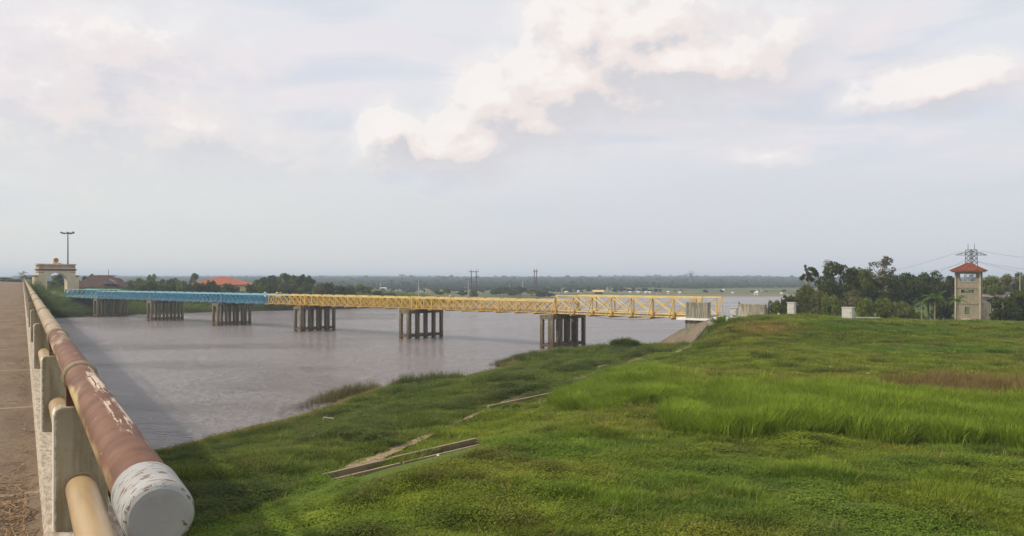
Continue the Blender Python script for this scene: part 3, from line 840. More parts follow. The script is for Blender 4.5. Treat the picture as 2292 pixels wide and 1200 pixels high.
for s in (-1, 1):
    MB().box(s * 2.05 - .5, s * 2.05 + .5 if s < 0 else s * 2.05 + .7, -1.05, 1.05, 2.62, 2.80).build('impost', M['redband'], GT) if False else None
    MB().box(min(s * 2.3, s * 2.9), max(s * 2.3, s * 2.9), -.98, .98, 2.66, 2.84).build('impost', M['cream'], GT)
    MB().box(min(s * 4.31, s * 5.2), max(s * 4.31, s * 5.2), -.7, .7, 0, 4.15).build('wing', M['cream'], GT)
    MB().box(min(s * 4.29, s * 5.35), max(s * 4.29, s * 5.35), -.85, .85, 4.15, 4.42).build('wing_cap', M['redband'], GT)
MB().box(-4.55, 4.55, -1.1, 1.1, 7.05, 7.22).build('cornice', M['cream'], GT)
MB().box(-4.42, 4.42, -1.02, 1.02, 5.62, 6.08).box(-4.55, 4.55, -1.12, 1.12, 5.72, 5.98).build('red_band', M['redband'], GT)
for s in (-1, 1): MB().box(min(s * 3.0, s * 4.36), max(s * 3.0, s * 4.36), -.95, .95, 5.12, 5.24).build('red_line', M['redband'], GT)
MB().box(-2.2, 2.2, -.8, .8, 7.22, 7.36).box(-1.0, 1.0, -.6, .6, 7.36, 7.62).build('emblem_base', M['cream'], GT)
MB().box(-4.40, -2.6, -.98, .98, 7.22, 7.31).box(2.6, 4.40, -.98, .98, 7.22, 7.31).build('coping', M['redband'], GT)
em = MB(); em.tube([(0, -.16, 8.22), (0, .16, 8.22)], .62, 24); eo = em.build('emblem', M['gold'], GT)
em = MB(); em.tube([(0, -.19, 8.26), (0, .19, 8.26)], .42, 24); em.build('emblem_disc', simple('emblem_red', (.42, .09, .05), .6), eo)
sm = MB()
for s in (-1, 1):
    P5 = [(math.sin(math.pi * k / 5) * (.26 if k % 2 == 0 else .105), s * .20, 8.28 + math.cos(math.pi * k / 5) * (.26 if k % 2 == 0 else .105)) for k in range(10)]
    sm.add(P5 + [(0, s * .215, 8.28)], [(k, (k + 1) % 10, 10) for k in range(10)])
sm.build('emblem_star', M['gold'], eo)

# tall floodlight mast behind the gate
x, y = at(152, 240); mz = gz(x, y); mtop = EYE + (626 - 523) / FPX * 240
MT = thing('light_mast', 'tall grey floodlight mast rising behind the cream arch', 'light mast', (x, y, mz))
MB().tube([(0, 0, 0), (0, 0, mtop - mz)], [.26, .14], 12).build('pole', M['steel_dark'], MT)
MB().tube([(-1.6, 0, mtop - mz), (1.6, 0, mtop - mz)], .09, 6).tube([(0, -1.2, mtop - mz), (0, 1.2, mtop - mz)], .10, 6).build('crossarm', M['steel_dark'], MT)
lamp = MB().box(-.30, .30, -.28, .28, -.10, .24).mesh('floodlight', M['steel_dark'])
for i, xx in enumerate((-1.75, -1.0, .1, .95, 1.8)):
    o = link('floodlight', lamp, MT, loc=(xx, -.35, mtop - mz + (.22, .02, .16, .0, .24)[i])); o.rotation_euler = (R(-25), 0, R((-2 + i) * 12))

# ------------------------------------------------------------------ buildings of the left bank
def hip_roof(mb, x0, x1, y0, y1, z0, z1, ridge, ov=.6, th=.18):
    x0 -= ov; x1 += ov; y0 -= ov; y1 += ov; ym = (y0 + y1) / 2; xm = (x0 + x1) / 2
    vs = [(x0, y0, z0), (x1, y0, z0), (x1, y1, z0), (x0, y1, z0), (xm - ridge / 2, ym, z1), (xm + ridge / 2, ym, z1),
          (x0, y0, z0 - th), (x1, y0, z0 - th), (x1, y1, z0 - th), (x0, y1, z0 - th)]
    fs = [(0, 1, 5, 4), (1, 2, 5), (2, 3, 4, 5), (3, 0, 4), (6, 7, 1, 0), (7, 8, 2, 1), (8, 9, 3, 2), (9, 6, 0, 3), (9, 8, 7, 6)]
    return mb.add(vs, fs)
x, y = at(232, 226); b0 = gz(x, y)
HB = thing('pavilion', 'long pavilion under a dark brown hipped roof beside the cream arch', 'pavilion', (x, y, b0), R(12))
ez = EYE - (642 - 626) / FPX * 226 - b0; tz = EYE + (626 - 617) / FPX * 226 - b0
MB().box(-7.0, 4.2, 1.2, 6.5, 0, ez - .1).build('wall', M['pale_wall'], HB)
rf = hip_roof(MB(), -7.4, 4.8, -.6, 7, ez, tz, 5.4, .8).build('roof', M['tile_brown'], HB)
MB().add([(-.6, -1.35, ez + .75), (4.0, -1.35, ez + .75), (1.7, -1.35, ez + 2.1), (1.7, 2.5, ez + 2.1)], [(0, 1, 2), (1, 3, 2), (0, 2, 3)]).build('gable', M['gable_grey'], rf)
MB().box(-3.2, 2.6, 3.05, 3.3, tz - .05, tz + .12).build('ridge', M['tile_orange'], rf)
colm = MB().box(-.14, .14, -.14, .14, 0, ez - .1).mesh('column', M['white'])
for k in range(8): link('column', colm, HB, loc=(-7.1 + k * 1.68, -.3, 0))
hip_roof(MB(), 5.6, 8.6, 0, 4, ez - .45, ez + .8, 1.0, .4).build('porch_roof', M['tile_brown'], HB)
for xx in (5.4, 7.1, 8.8): link('column', colm, HB, loc=(xx, -.1, -.35))
MB().box(-7.0, 4.2, 1.17, 1.21, 0, .01) 
for k in range(5): MB().box(-6.2 + k * 2.2, -5.2 + k * 2.2, 1.12, 1.19, .9, ez - .7).build('window', M['dark'], HB)

x, y = at(489, 285); b0 = gz(x, y)
HO = thing('hall', 'broad building with a bright orange tiled hip roof behind the dark trees', 'building', (x, y, b0), R(4))
ez = EYE - (637.5 - 626) / FPX * 285 - b0; tz = EYE + (626 - 618.5) / FPX * 285 - b0
MB().box(-10.2, 10.8, 0, 9, 0, ez - .1).build('wall', simple('cream_wall', (.62, .50, .26), .8), HO)
hip_roof(MB(), -10.2, 10.8, 0, 9, ez, tz, 1.6, .6).build('roof', M['tile_orange'], HO)
MB().box(-11.4, -7.5, -1.5, .2, ez - 1.2, ez - .25).build('entrance_canopy', simple('cream_canopy', (.72, .60, .33), .7), HO)
for k in range(4): MB().box(-8 + k * 4.6, -6.4 + k * 4.6, -.06, .02, 1.0, ez - .8).build('window', M['dark'], HO)
x, y = at(6, 330)
MB().box(x - 9, x + 3, y, y + 4, gz(x, y), 8.4 + .3).build('far_wall', M['pale_wall'], None, label='low pale wall seen over the end of the dusty road', category='wall')

# ------------------------------------------------------------------ watch tower
x, y = at(2168, 116); b0 = gz(x, y) - .2
TW = thing('watch_tower', 'three storey concrete watch tower with a red tiled hip roof', 'tower', (x, y, b0), R(-34))
def zt(py): return EYE - (py - HY) / FPX * 116 - b0
hw = 1.52
def wall_open(x0, x1, z0, z1, ox0, ox1, oz0, oz1, y0, y1):
    return MB().box(x0, ox0, y0, y1, z0, z1).box(ox1, x1, y0, y1, z0, z1).box(ox0, ox1, y0, y1, z0, oz0).box(ox0, ox1, y0, y1, oz1, z1)
zs = [0, zt(680), zt(645.5), zt(612)]
opens = [(-.34, .22, zt(702), zt(686.5)), (-.82, .78, zt(655.5), zt(648.5)), (-1.0, 1.0, zt(630), zt(613))]
th = .18
for k in range(3):
    z0, z1 = zs[k] + (.06 if k else 0), zs[k + 1]
    o = opens[k]
    if k == 2: z1 = zt(609.5)
    st = wall_open(-hw, hw, z0, z1, o[0], o[1], o[2], min(o[3], z1 - .1), -hw, -hw + th)
    bo = o if k != 0 else (-.5, .5, zt(702), zt(686.5))
    if k == 2: bo = (-1.2, 1.2, o[2] - .3, z1 - .1)
    for vv in wall_open(-hw, hw, z0, z1, bo[0], bo[1], bo[2], min(bo[3], z1 - .1), hw - th, hw).__dict__['v'], : pass
    bk = wall_open(-hw, hw, z0, z1, bo[0], bo[1], bo[2], min(bo[3], z1 - .1), hw - th, hw)
    st.add(bk.v, bk.f)
    for sx in (-1, 1):
        s_ = wall_open(-hw + th, hw - th, z0, z1, -.6, .6, bo[2], min(bo[3], z1 - .1), 0, th)
        st.add([(sx * (hw - th + v_[1]) if sx > 0 else -hw + v_[1], v_[0], v_[2]) for v_ in s_.v], s_.f)
    so = st.build('storey', M['tower'], TW)
    MB().box(o[0] - .06, o[1] + .06, -hw - .05, -hw - .003, o[2] - .09, o[2] - .01).build('sill', M['pale_wall'], so)
    MB().box(-hw + th, hw - th, -hw + th, hw - th, z0 + .002, z0 + .12).build('floor_slab', M['tower'], so)
    if k: MB().box(-hw - .05, hw + .05, -hw - .05, hw + .05, zs[k] - .03, zs[k] + .06).build('string_course', M['abut'], TW)
for sx in (-1, 1):
    for sy in (-1, 1): MB().box(sx * hw - .09 + sx * .02, sx * hw + .09 + sx * .02, sy * hw - .09 + sy * .02, sy * hw + .09 + sy * .02, 0, zt(609.6)).build('corner_post', M['pale_wall'], TW)
MB().box(-hw - .5, hw + .5, -hw - .5, hw + .5, zt(609.5), zt(606.2)).build('eaves', M['pale_wall'], TW)
roof = hip_roof(MB(), -hw - .3, hw + .3, -hw - .3, hw + .3, zt(605.8), zt(589), .3, .42, .06).build('roof', M['tile_red'], TW)
for sx in (-1, 1):
    for sy in (-1, 1): MB().beam((sx * .1, 0, zt(588.7)), (sx * (hw + .7), sy * (hw + .7), zt(605.6)), .12, .09).build('hip_ridge', M['tile_red'], roof)
# tile courses
for k in range(9):
    f = (k + .5) / 9.5; z_ = zt(605.8) + (zt(589) - zt(605.8)) * f + .02; e = (hw + .72) * (1 - f) + .05
    tc = MB()
    for (p, q) in (((-e - .1, -e), (e + .1, -e)), ((e, -e), (e, e)), ((e, e), (-e, e)), ((-e, e), (-e, -e))): tc.beam((p[0], p[1], z_), (q[0], q[1], z_), .05, .035)
    tc.build('tile_course', M['tile_red'], roof)
MB().box(-.75, .45, -hw - .55, -hw - .02, zt(716), zt(712)).build('door_step', M['pale_wall'], TW)
# annex stair and lit side wall
MB().box(hw + .05, hw + 1.2, -.6, 1.2, 0, zt(676)).build('annex', M['pale_wall'], TW)
sa = MB(); 
for k in range(6): sa.box(hw + .1 + k * .19, hw + .18 + k * .19, -1.05, -.95, zt(724), zt(709))
sa.box(hw + .05, hw + 1.25, -1.1, -.9, zt(709), zt(707.5)).build('balustrade', M['pale_wall'], TW)

# house behind the right-hand bush
x, y = at(2232, 150); b0 = gz(x, y)
HR = thing('bank_house', 'pale house half hidden behind the round bush right of the watch tower', 'house', (x, y, b0), R(-14))
ez = EYE - (664 - 626) / FPX * 150 - b0; tz = EYE - (653 - 626) / FPX * 150 - b0
MB().box(-2.6, 4.2, 0, 4, 0, ez).build('wall', M['pale_wall'], HR)
hip_roof(MB(), -2.6, 4.2, 0, 4, ez, tz, 3.2, .5).build('roof', M['gable_grey'], HR)
MB().box(-1.7, -.9, -.05, .02, .9, ez - .5).build('window', M['dark'], HR)

# ------------------------------------------------------------------ cabinets on the levee
def cabinet(px0, px1, py0, py1, D, label, rot, legs=True, cap=True, depth=None):
    x, y = at((px0 + px1) / 2, D); wd = (px1 - px0) / FPX * D; zb = EYE - (py1 - HY) / FPX * D; ztp = EYE - (py0 - HY) / FPX * D
    g0 = gz(x, y); dp = depth or wd * .5
    root = thing('cabinet', label, 'cabinet', (x, y, g0), rot)
    a, b_ = zb - g0, ztp - g0
    MB().box(-wd * .42, wd * .42, -dp / 2, dp / 2, a, b_ - .04).build('body', M['white'], root, bevel=.012)
    MB().box(-wd * .38, wd * .38, -dp / 2 - .018, -dp / 2 - .003, a + .06, b_ - .12).build('door', M['white'], root)
    MB().box(wd * .26, wd * .30, -dp / 2 - .05, -dp / 2 - .02, (a + b_) / 2 - .06, (a + b_) / 2 + .06).build('handle', M['steel_dark'], root)
    MB().box(-wd * .47, wd * .47, -dp / 2 - .05, dp / 2 + .05, b_ - .038, b_ + .03).build('lid', M['white'], root)
    if legs: MB().box(-wd * .12, wd * .2, -.08, .08, -.3, a - .002).build('pedestal', M['pole'], root)
    else: MB().box(-wd * .44, wd * .44, -dp / 2 - .03, dp / 2 + .03, -.3, a - .002).build('plinth', M['abut'], root)
cabinet(1634, 1652, 689, 706, 82, 'smallest white cabinet, nearest to the yellow bridge end', R(-36))
cabinet(1762, 1782, 677, 703, 84, 'tall narrow white cabinet on a short pedestal in front of the low bush', R(-40))
cabinet(1885, 1912, 688, 712, 83, 'squat wide white cabinet with an overhanging lid on the grass bank', R(-42), legs=False, depth=.7)
x, y = at(1743, 88); MB().tube([(0, 0, -.2), (0, 0, .34)], [.12, .11], 10).tube([(0, 0, .341), (0, 0, .40)], [.13, .07], 10) \
    .build('marker_post', M['white'], None, loc=(x, y, gz(x, y)), label='tiny white marker post on the levee left of the tall cabinet', category='post')
# levee path
pm = simple('path_concrete', (.30, .28, .24), .9, .12, 2)
pb = MB(); ppts = [(22.5, 84.6), (25, 85.6), (28, 86.0), (31, 86.2)]
for i in range(len(ppts) - 1):
    (xa, ya), (xb, yb) = ppts[i], ppts[i + 1]
    za, zb_ = max(gz(xa, ya), gz(xa, ya + 1.4)) + .03, max(gz(xb, yb), gz(xb, yb + 1.4)) + .03
    pb.add([(xa, ya, za), (xb, yb, zb_), (xb, yb + 1.6, zb_), (xa, ya + 1.6, za), (xa, ya, za - .5), (xb, yb, zb_ - .5)], [(0, 1, 2, 3), (4, 5, 1, 0)])
pb.build('path', pm, None, kind='structure')
for (px, D, wd, lab) in ((2085, 112, 1.2, 'flat white slab lying in the grass left of the watch tower'), (1935, 84, 1.6, 'thin pale kerb stone in the grass right of the squat cabinet')):
    x, y = at(px, D); MB().box(-wd, wd, -.2, .2, -.2, .35).build('kerb_stone', M['white'], None, loc=(x, y, gz(x, y)), label=lab, category='stone', bevel=.02)
for i, (px, py, D, lab) in enumerate(((1600, 713, 80.6, 'white broken coping stone lying beside the top of the concrete apron'), (1637, 716, 79.5, 'curved pale stone edging in the grass below the smallest cabinet'))):
    x, y = at(px, D); MB().box(-.6, .6, -.14, .14, -.15, .22).build('coping_stone', M['white'], None, loc=(x, y, gz(x, y)), rz=R(-12 + i * 40), label=lab, category='stone', bevel=.02)

# ------------------------------------------------------------------ drainage channels on the bank
def ppx(px, py, dz=0.0):
    """point of the ground seen at a pixel of the photograph"""
    lo, hi = 10.0, 110.0
    Ds = np.linspace(lo, hi, 900); xs_ = (px - HX) / FPX * Ds; zz = EYE - (py - HY) / FPX * Ds
    gd = height(xs_, Ds); k = np.argmax(gd >= zz)
    return Vector((xs_[k], Ds[k], gd[k] + dz))
def channel(pxs, wall, hgt, label, name='drain_wall', two=None, flare=None):
    root = None
    P_ = [ppx(*p) for p in pxs]
    rt = thing(name, label, 'drain', tuple(P_[0]))
    o0 = P_[0]
    def side(off, hh, nm='wall'):
        for i in range(len(P_) - 1):
            a, b_ = P_[i] - o0, P_[i + 1] - o0; d = (b_ - a).normalized(); nn = Vector((d.y, -d.x, 0)) * off
            n_ = max(1, int((b_ - a).length / 2.4))
            for j in range(n_):
                p = a.lerp(b_, j / n_) + nn; q = a.lerp(b_, (j + 1) / n_) + nn - d * .02
                dz = random.uniform(-.02, .02)
                MB().beam(p + Vector((0, 0, hh / 2 - .25 + dz)), q + Vector((0, 0, hh / 2 - .25 + dz)), wall, hh + .5).build('wall_segment', M['drain'], rt, bevel=.01)
    side(0, hgt)
    if two:
        side(two, hgt * .8)
        for i in range(len(P_) - 1):
            a, b_ = P_[i] - o0, P_[i + 1] - o0; d = (b_ - a).normalized(); nn = Vector((d.y, -d.x, 0))
            a1, a2, b1, b2 = a + nn * .05, a + nn * (two - .05), b_ + nn * .05, b_ + nn * (two - .05)
            MB().add([q + Vector((0, 0, -.02)) for q in (a1, a2, b2, b1)], [(0, 1, 2, 3)]).build('channel_bed', M['drain'], rt)
        # splayed mouth at the upper end
        e = P_[-1] - o0; d = (P_[-1] - P_[-2]).normalized(); nn = Vector((d.y, -d.x, 0))
        for base, dirn in ((e, (d * .5 + nn * .5)), (e + nn * two, (d * .5 + nn * .55))):
            MB().beam(base + Vector((0, 0, hgt / 2 - .25)), base + dirn.normalized() * 1.0 + Vector((0, 0, hgt / 2 - .25)), wall, hgt + .5).build('wing_segment', M['drain'], rt, bevel=.01)
    return rt
channel([(722, 1078), (880, 1040), (1068, 996)], .13, .26, 'double walled concrete drainage channel climbing the bank near the camera, with splayed mouth', 'drainage_channel', two=.72)
channel([(1092, 922), (1190, 900), (1303, 876)], .16, .30, 'single straight concrete retaining edge half way along the bank', 'retaining_edge')
channel([(1300, 853), (1352, 832), (1395, 822)], .14, .2, 'short broken concrete edge further up the bank', 'broken_edge')
channel([(1340, 829), (1362, 824)], .30, .28, 'small pale concrete block sitting on the broken bank edge', 'edge_block')
channel([(1408, 808), (1450, 799)], .5, .08, 'worn brown concrete strip near the reedy bush', 'worn_strip')
channel([(1507, 793), (1545, 786)], .35, .12, 'brown broken slab at the foot of the sloping concrete apron', 'broken_slab')
# worn earth strip beside the channel
eb = MB()
STRIPS = [[((715, 1078), .25), ((800, 1046), .60), ((880, 1014), .55), ((930, 994), .32), ((978, 976), .18)],
          [((1000, 962), .12), ((1040, 946), .22), ((1085, 925), .15)], [((1105, 912), .2), ((1160, 894), .55), ((1215, 882), .45), ((1255, 866), .15)],
          [((1260, 862), .15), ((1300, 848), .45), ((1345, 833), .2)], [((1395, 818), .2), ((1425, 806), .7), ((1455, 797), .25)], [((1500, 795), .2), ((1525, 786), .5), ((1548, 776), .5)]]
for strip in STRIPS:
    prev = None; sub = []
    for (p, wd) in strip:
        q = ppx(*p, 0)
        if prev is not None:
            for f in (.33, .67): sub.append((prev[0].lerp(q, f), (prev[1] * (1 - f) + wd * f) * random.uniform(.6, 1.4)))
        sub.append((q, wd)); prev = (q, wd)
    prev = None
    for (q, wd) in sub:
        if prev is not None:
            (a, wa) = prev; d = (q - a).normalized(); nn = Vector((d.y, -d.x, 0)); vv = []
            for (b_, w_) in ((a, wa), (q, wd)):
                for s_ in (-1, 1):
                    pt_ = b_ + nn * s_ * w_ * .75; vv.append((pt_.x, pt_.y, gz(pt_.x, pt_.y) + .11))
            eb.add(vv, [(0, 1, 3, 2)])
        prev = (q, wd)
eb.build('worn_path', simple('bare_earth', (.27, .20, .12), .95, .25, 3, bump=.5), None, kind='structure')

# ------------------------------------------------------------------ poles, pylons, wires
def upole(px, top, bot, D, label, kind='t', col='pole', r=.14):
    x, y = at(px, D); g0 = min(gz(x, y), 6); zt_ = EYE - (top - HY) / FPX * D - g0
    root = thing('utility_pole', label, 'utility pole', (x, y, g0), R(8), 'utility poles across the river')
    k = D / 250
    MB().tube([(0, 0, -.3), (0, 0, zt_)], [r * k * 1.1, r * k * .8], 8).build('pole', M[col], root)
    if kind in 't2': MB().box(-.9 * k, .9 * k, -.07 * k, .07 * k, zt_ - .5 * k, zt_ - .34 * k).build('crossarm', M['steel_dark'], root)
    if kind == '2': MB().box(-.7 * k, .7 * k, -.07 * k, .07 * k, zt_ - 1.5 * k, zt_ - 1.35 * k).build('crossarm', M['steel_dark'], root)
    if kind in 't2':
        for s in (-.8, 0, .8): MB().tube([(s * k, 0, zt_ - .36 * k), (s * k, 0, zt_ - .06 * k)], .055 * k, 6).build('insulator', M['steel_dark'], root)
upole(1048, 622, 680, 262, 'pale concrete pole just left of the tall twin poles', 't')
upole(937, 627, 665, 262, 'pale lone pole left of the small pale archway across the river', 't')
upole(852, 631, 660, 330, 'short pale pole at the right end of the left bank trees', 'n')
upole(877, 626, 655, 360, 'dark pole with a short crossarm left of the tallest thin mast', 't', 'steel_dark', .10)
upole(900, 613, 655, 420, 'tall thin dark mast against the hills above the yellow trusses', 't', 'steel_dark', .09)
upole(794, 634, 652, 380, 'tiny pale pole standing among the left bank treetops', 'n')
upole(1170, 626, 655, 410, 'short pale pole left of the pair with double crossarms', 'n')
upole(1140, 633, 655, 430, 'short thin pole over the bushy islet beyond the yellow bridge', 't', 'pole', .10)
upole(1311, 652, 664, 430, 'tiny dark pole on the far shore above the yellow end span', 'n', 'steel_dark', .10)
upole(243, 603, 625, 262, 'thin dark pole poking up behind the brown roofed pavilion', 'n', 'steel_dark', .10)
upole(2283, 617, 665, 135, 'pale pole at the right edge of the view behind the round bush', 'n', 'pole', .12)
def hframe(px1, px2, top, D, label, lattice=False):
    x, y = at((px1 + px2) / 2, D); g0 = gz(x, y); zt_ = EYE - (top - HY) / FPX * D - g0; h2 = (px2 - px1) / 2 / FPX * D; k = D / 300
    root = thing('twin_pole', label, 'utility pole', (x, y, g0))
    for s in (-h2, h2):
        MB().tube([(s, 0, -.3), (s, 0, zt_)], [.20 * k, .14 * k], 8).build('pole', M['steel_dark'], root)
        MB().tube([(s, 0, zt_), (s, 0, zt_ + .9 * k)], .06 * k, 5).build('spike', M['steel_dark'], root)
    MB().box(-h2 * 2.0, h2 * 2.0, -.08 * k, .08 * k, zt_ - .5 * k, zt_ - .3 * k).build('crossarm', M['steel_dark'], root)
    for s in (-1.9, 0, 1.9): MB().tube([(s * h2, 0, zt_ - .3 * k), (s * h2, 0, zt_ + .1 * k)], .07 * k, 6).build('insulator', M['steel_dark'], root)
    if lattice:
        MB().box(-h2 * 2.4, h2 * 2.4, -.08 * k, .08 * k, zt_ - 3.0 * k, zt_ - 2.8 * k).build('crossarm', M['steel_dark'], root)
        for j in range(2):
            z0 = zt_ - 3.0 * k * (j + 1); MB().beam((-h2, 0, z0), (h2, 0, z0 - 2.5 * k), .1 * k).beam((h2, 0, z0), (-h2, 0, z0 - 2.5 * k), .1 * k).build('brace', M['steel_dark'], root)
hframe(1055, 1066, 606, 300, 'tall dark twin pole frame with one crossarm beyond the yellow bridge')
hframe(1196, 1201, 605, 400, 'twin pole frame with two crossarms above the bushy islet', True)
hframe(906, 911, 651, 330, 'low pale portal frame of two posts behind the bridge')

def lattice_tower(px, top, base, D, half, label, cross):
    x, y = at(px, D); g0 = min(gz(x, y), 9); H = EYE - (top - HY) / FPX * D - g0
    root = thing('pylon', label, 'pylon', (x, y, g0), R(10)); k = D / 180
    th_ = min(.085 * k, .16)
    segs = 14
    def hw_(z): return half * (1.0 - .35 * z / H)
    for sx in (-1, 1):
        for sy in (-1, 1): MB().beam((sx * hw_(0), sy * hw_(0), -.3), (sx * hw_(H), sy * hw_(H), H), th_ * 1.3).build('leg', M['steel'], root)
    for sd_ in range(4):
        br = MB()
        for i in range(segs):
            z0, z1 = H * i / segs, H * (i + 1) / segs; a0, a1 = hw_(z0), hw_(z1)
            c4 = {0: lambda s, a: (s * a, -a), 1: lambda s, a: (a, s * a), 2: lambda s, a: (s * a, a), 3: lambda s, a: (-a, s * a)}[sd_]
            br.beam((*c4(-1, a0), z0), (*c4(1, a1), z1), th_); br.beam((*c4(1, a0), z0), (*c4(-1, a1), z1), th_); br.beam((*c4(-1, a1), z1), (*c4(1, a1), z1), th_)
        br.build('lattice_side', M['steel'], root)
    for (zc, arm) in cross:
        zz = H - zc
        for s in (-1, 1):
            am = MB(); a = hw_(zz)
            am.beam((s * a, -a, zz + .8 * k), (s * arm, 0, zz), th_).beam((s * a, a, zz + .8 * k), (s * arm, 0, zz), th_).beam((s * a, -a, zz), (s * arm, 0, zz), th_).beam((s * a, a, zz), (s * arm, 0, zz), th_)
            for j in range(1, 4):
                f = j / 4; xx = s * (a + (arm - a) * f); am.beam((xx, 0, zz), (xx, 0, zz + .8 * k * (1 - f)), th_ * .8)
            am.build('crossarm', M['steel'], root)
        MB().beam((-hw_(zz), 0, zz + .8 * k), (hw_(zz), 0, zz + .8 * k), th_ * 1.2).build('top_beam', M['steel'], root)
    return root, Vector((x, y, g0 + H))
D_ = 178
py1, ptop = lattice_tower(2174, 559, 700, D_, 1.15, 'lattice electricity pylon with wide arms rising behind the watch tower', [(1.2, 4.0)])
for s in (-.8, .8): MB().tube([(s, 0, ptop.z - py1.location.z - .1), (s, 0, ptop.z - py1.location.z + 1.3)], .07, 5).build('spike', M['steel'], py1)
lattice_tower(1546, 611, 650, 900, 1.3, 'distant small pylon on the far plain seen over the yellow end span', [(1.5, 5), (5.5, 6)])
lattice_tower(1851, 584, 650, 520, 1.2, 'faint thin pylon peeking between the umbrella tree and the big tree', [(1.5, 3), (4, 4)])
lattice_tower(1199, 640, 655, 900, .8, 'very small far pylon on the plain', [(1, 2)]) if False else None
wires = []
def wire(p, q, sag, r, label):
    pts_ = []
    for i in range(25):
        f = i / 24; a = Vector(p).lerp(Vector(q), f); a.z -= sag * 4 * f * (1 - f); pts_.append(a)
    o = MB().tube(pts_, r, 5, caps=False).build('power_line', M['steel_dark'], None); tag(o, label, 'power line', 'power lines')
def P3(px, py, D): return at(px, D, py)
wire(P3(2150, 562, 178), P3(1880, 612, 300), 2.0, .022, 'highest power line running left from the big pylon to the treetops')
wire(P3(2198, 562, 178), P3(1900, 612, 300), 5.0, .022, 'second power line down from the left side of the big pylon')
wire(P3(2160, 588, 178), P3(1900, 615, 300), 2.0, .022, 'low power line passing left behind the tower roof')
wire(P3(2198, 562, 178), P3(2420, 572, 190), 1.0, .022, 'upper power line leaving the big pylon towards the right edge')
wire(P3(2187, 585, 178), P3(2420, 607, 190), .8, .022, 'middle power line right of the watch tower roof')
wire(P3(2187, 586, 178), P3(2420, 624, 190), .8, .022, 'lowest power line right of the watch tower roof')

# ------------------------------------------------------------------ small far houses and village
hl = [(857, 648, 'long low'), (891, 651.5, 'wide flat'), (944, 654, 'short'), (1004, 650, 'tiny'), (1077, 657.5, 'tiny'), (1254, 656.5, 'flat'), (1268, 656.5, 'small'), (1295, 655, 'tiny'),
      (1359, 650, 'steep'), (1390, 656, 'flat'), (1412, 650.5, 'wide'), (1410, 657, 'small'), (1429, 657, 'small'), (1447, 657, 'small'), (1454, 657.5, 'small'), (1475, 657.5, 'wide'), (1495, 657, 'tiny'),
      (1523, 657.5, 'small'), (1563, 655, 'tiny'), (1620, 652, 'tiny'), (1640, 659, 'tiny'), (1692, 660.5, 'two storey'), (1700, 653, 'wide'), (1707, 651, 'tiny'), (1750, 660, 'tiny'), (1767, 661, 'larger')]
words = ['first', 'second', 'third', 'fourth', 'fifth', 'sixth', 'seventh', 'eighth', 'ninth', 'tenth', 'eleventh', 'twelfth', 'thirteenth', 'fourteenth', 'fifteenth', 'sixteenth',
         'seventeenth', 'eighteenth', 'nineteenth', 'twentieth', 'twenty first', 'twenty second', 'twenty third', 'twenty fourth', 'twenty fifth', 'twenty sixth']
hl.sort(key=lambda q: q[0])
for i, (px, pb_, sz) in enumerate(hl):
    # depth where the ground meets that pixel
    Ds = np.linspace(400, 1600, 1200); xs_ = (px - HX) / FPX * Ds; zz = EYE - (pb_ - HY) / FPX * Ds; gd = height(xs_, Ds)
    ok = gd >= zz; D = float(Ds[np.argmax(ok)]) if ok.any() else 900.0
    if D < 405: D = 430.0
    x = (px - HX) / FPX * D; g0 = gz(x, D); pxm = D / FPX
    wd = {'long low': 16, 'wide flat': 13, 'wide': 9, 'flat': 8, 'short': 7, 'small': 5.5, 'tiny': 4, 'steep': 4, 'two storey': 8, 'larger': 9}[sz] * pxm
    hh = {'two storey': 6, 'steep': 3.5}.get(sz, 3.4) * pxm; rh = {'steep': 5, 'long low': 1.0, 'flat': .6, 'wide flat': .6}.get(sz, 1.5) * pxm
    root = thing('far_house', f'{sz} white house, {words[i]} from the left on the plain across the water', 'house', (x, D, g0), R(random.uniform(-20, 20)), 'small houses on the far plain')
    MB().box(-wd / 2, wd / 2, 0, wd * .6, -.5, hh).build('wall', M['white_wall'], root)
    rm = M[random.choice(['tile_red', 'gable_grey', 'white_wall', 'white_wall'])]
    hip_roof(MB(), -wd / 2, wd / 2, 0, wd * .6, hh, hh + rh, wd * .5, .2).build('roof', rm, root)
    MB().box(-wd * .12, wd * .06, -.04, .03, 0, hh * .7).build('door', M['dark'], root)
x, y = at(957, 390); root = thing('small_archway', 'small pale archway gate on the plain across the river', 'archway', (x, y, gz(x, y)))
for s in (-1, 1): MB().box(s * .75 - .25, s * .75 + .25, -.3, .3, -.3, 2.2).build('pillar', M['cream'], root)
MB().box(-1.15, 1.15, -.35, .35, 2.2, 2.7).build('lintel', M['cream'], root)
x, y = at(1340, 415); root = thing('shed', 'low shed with pale yellow roof on the far shore above the end span', 'shed', (x, y, gz(x, y)))
MB().box(-2.0, 2.0, 0, 2.5, -.3, 1.0).build('wall', M['dark'], root)
MB().add([(-2.6, -.4, 1.0), (2.6, -.4, 1.0), (3.2, 3, 2.0), (-3.2, 3, 2.0), (-2.6, -.4, .85), (2.6, -.4, .85), (3.2, 3, 1.85), (-3.2, 3, 1.85)], [(0, 1, 2, 3), (7, 6, 5, 4), (0, 4, 5, 1), (1, 5, 6, 2), (2, 6, 7, 3), (3, 7, 4, 0)]).build('roof', M['yellow_pale'], root)

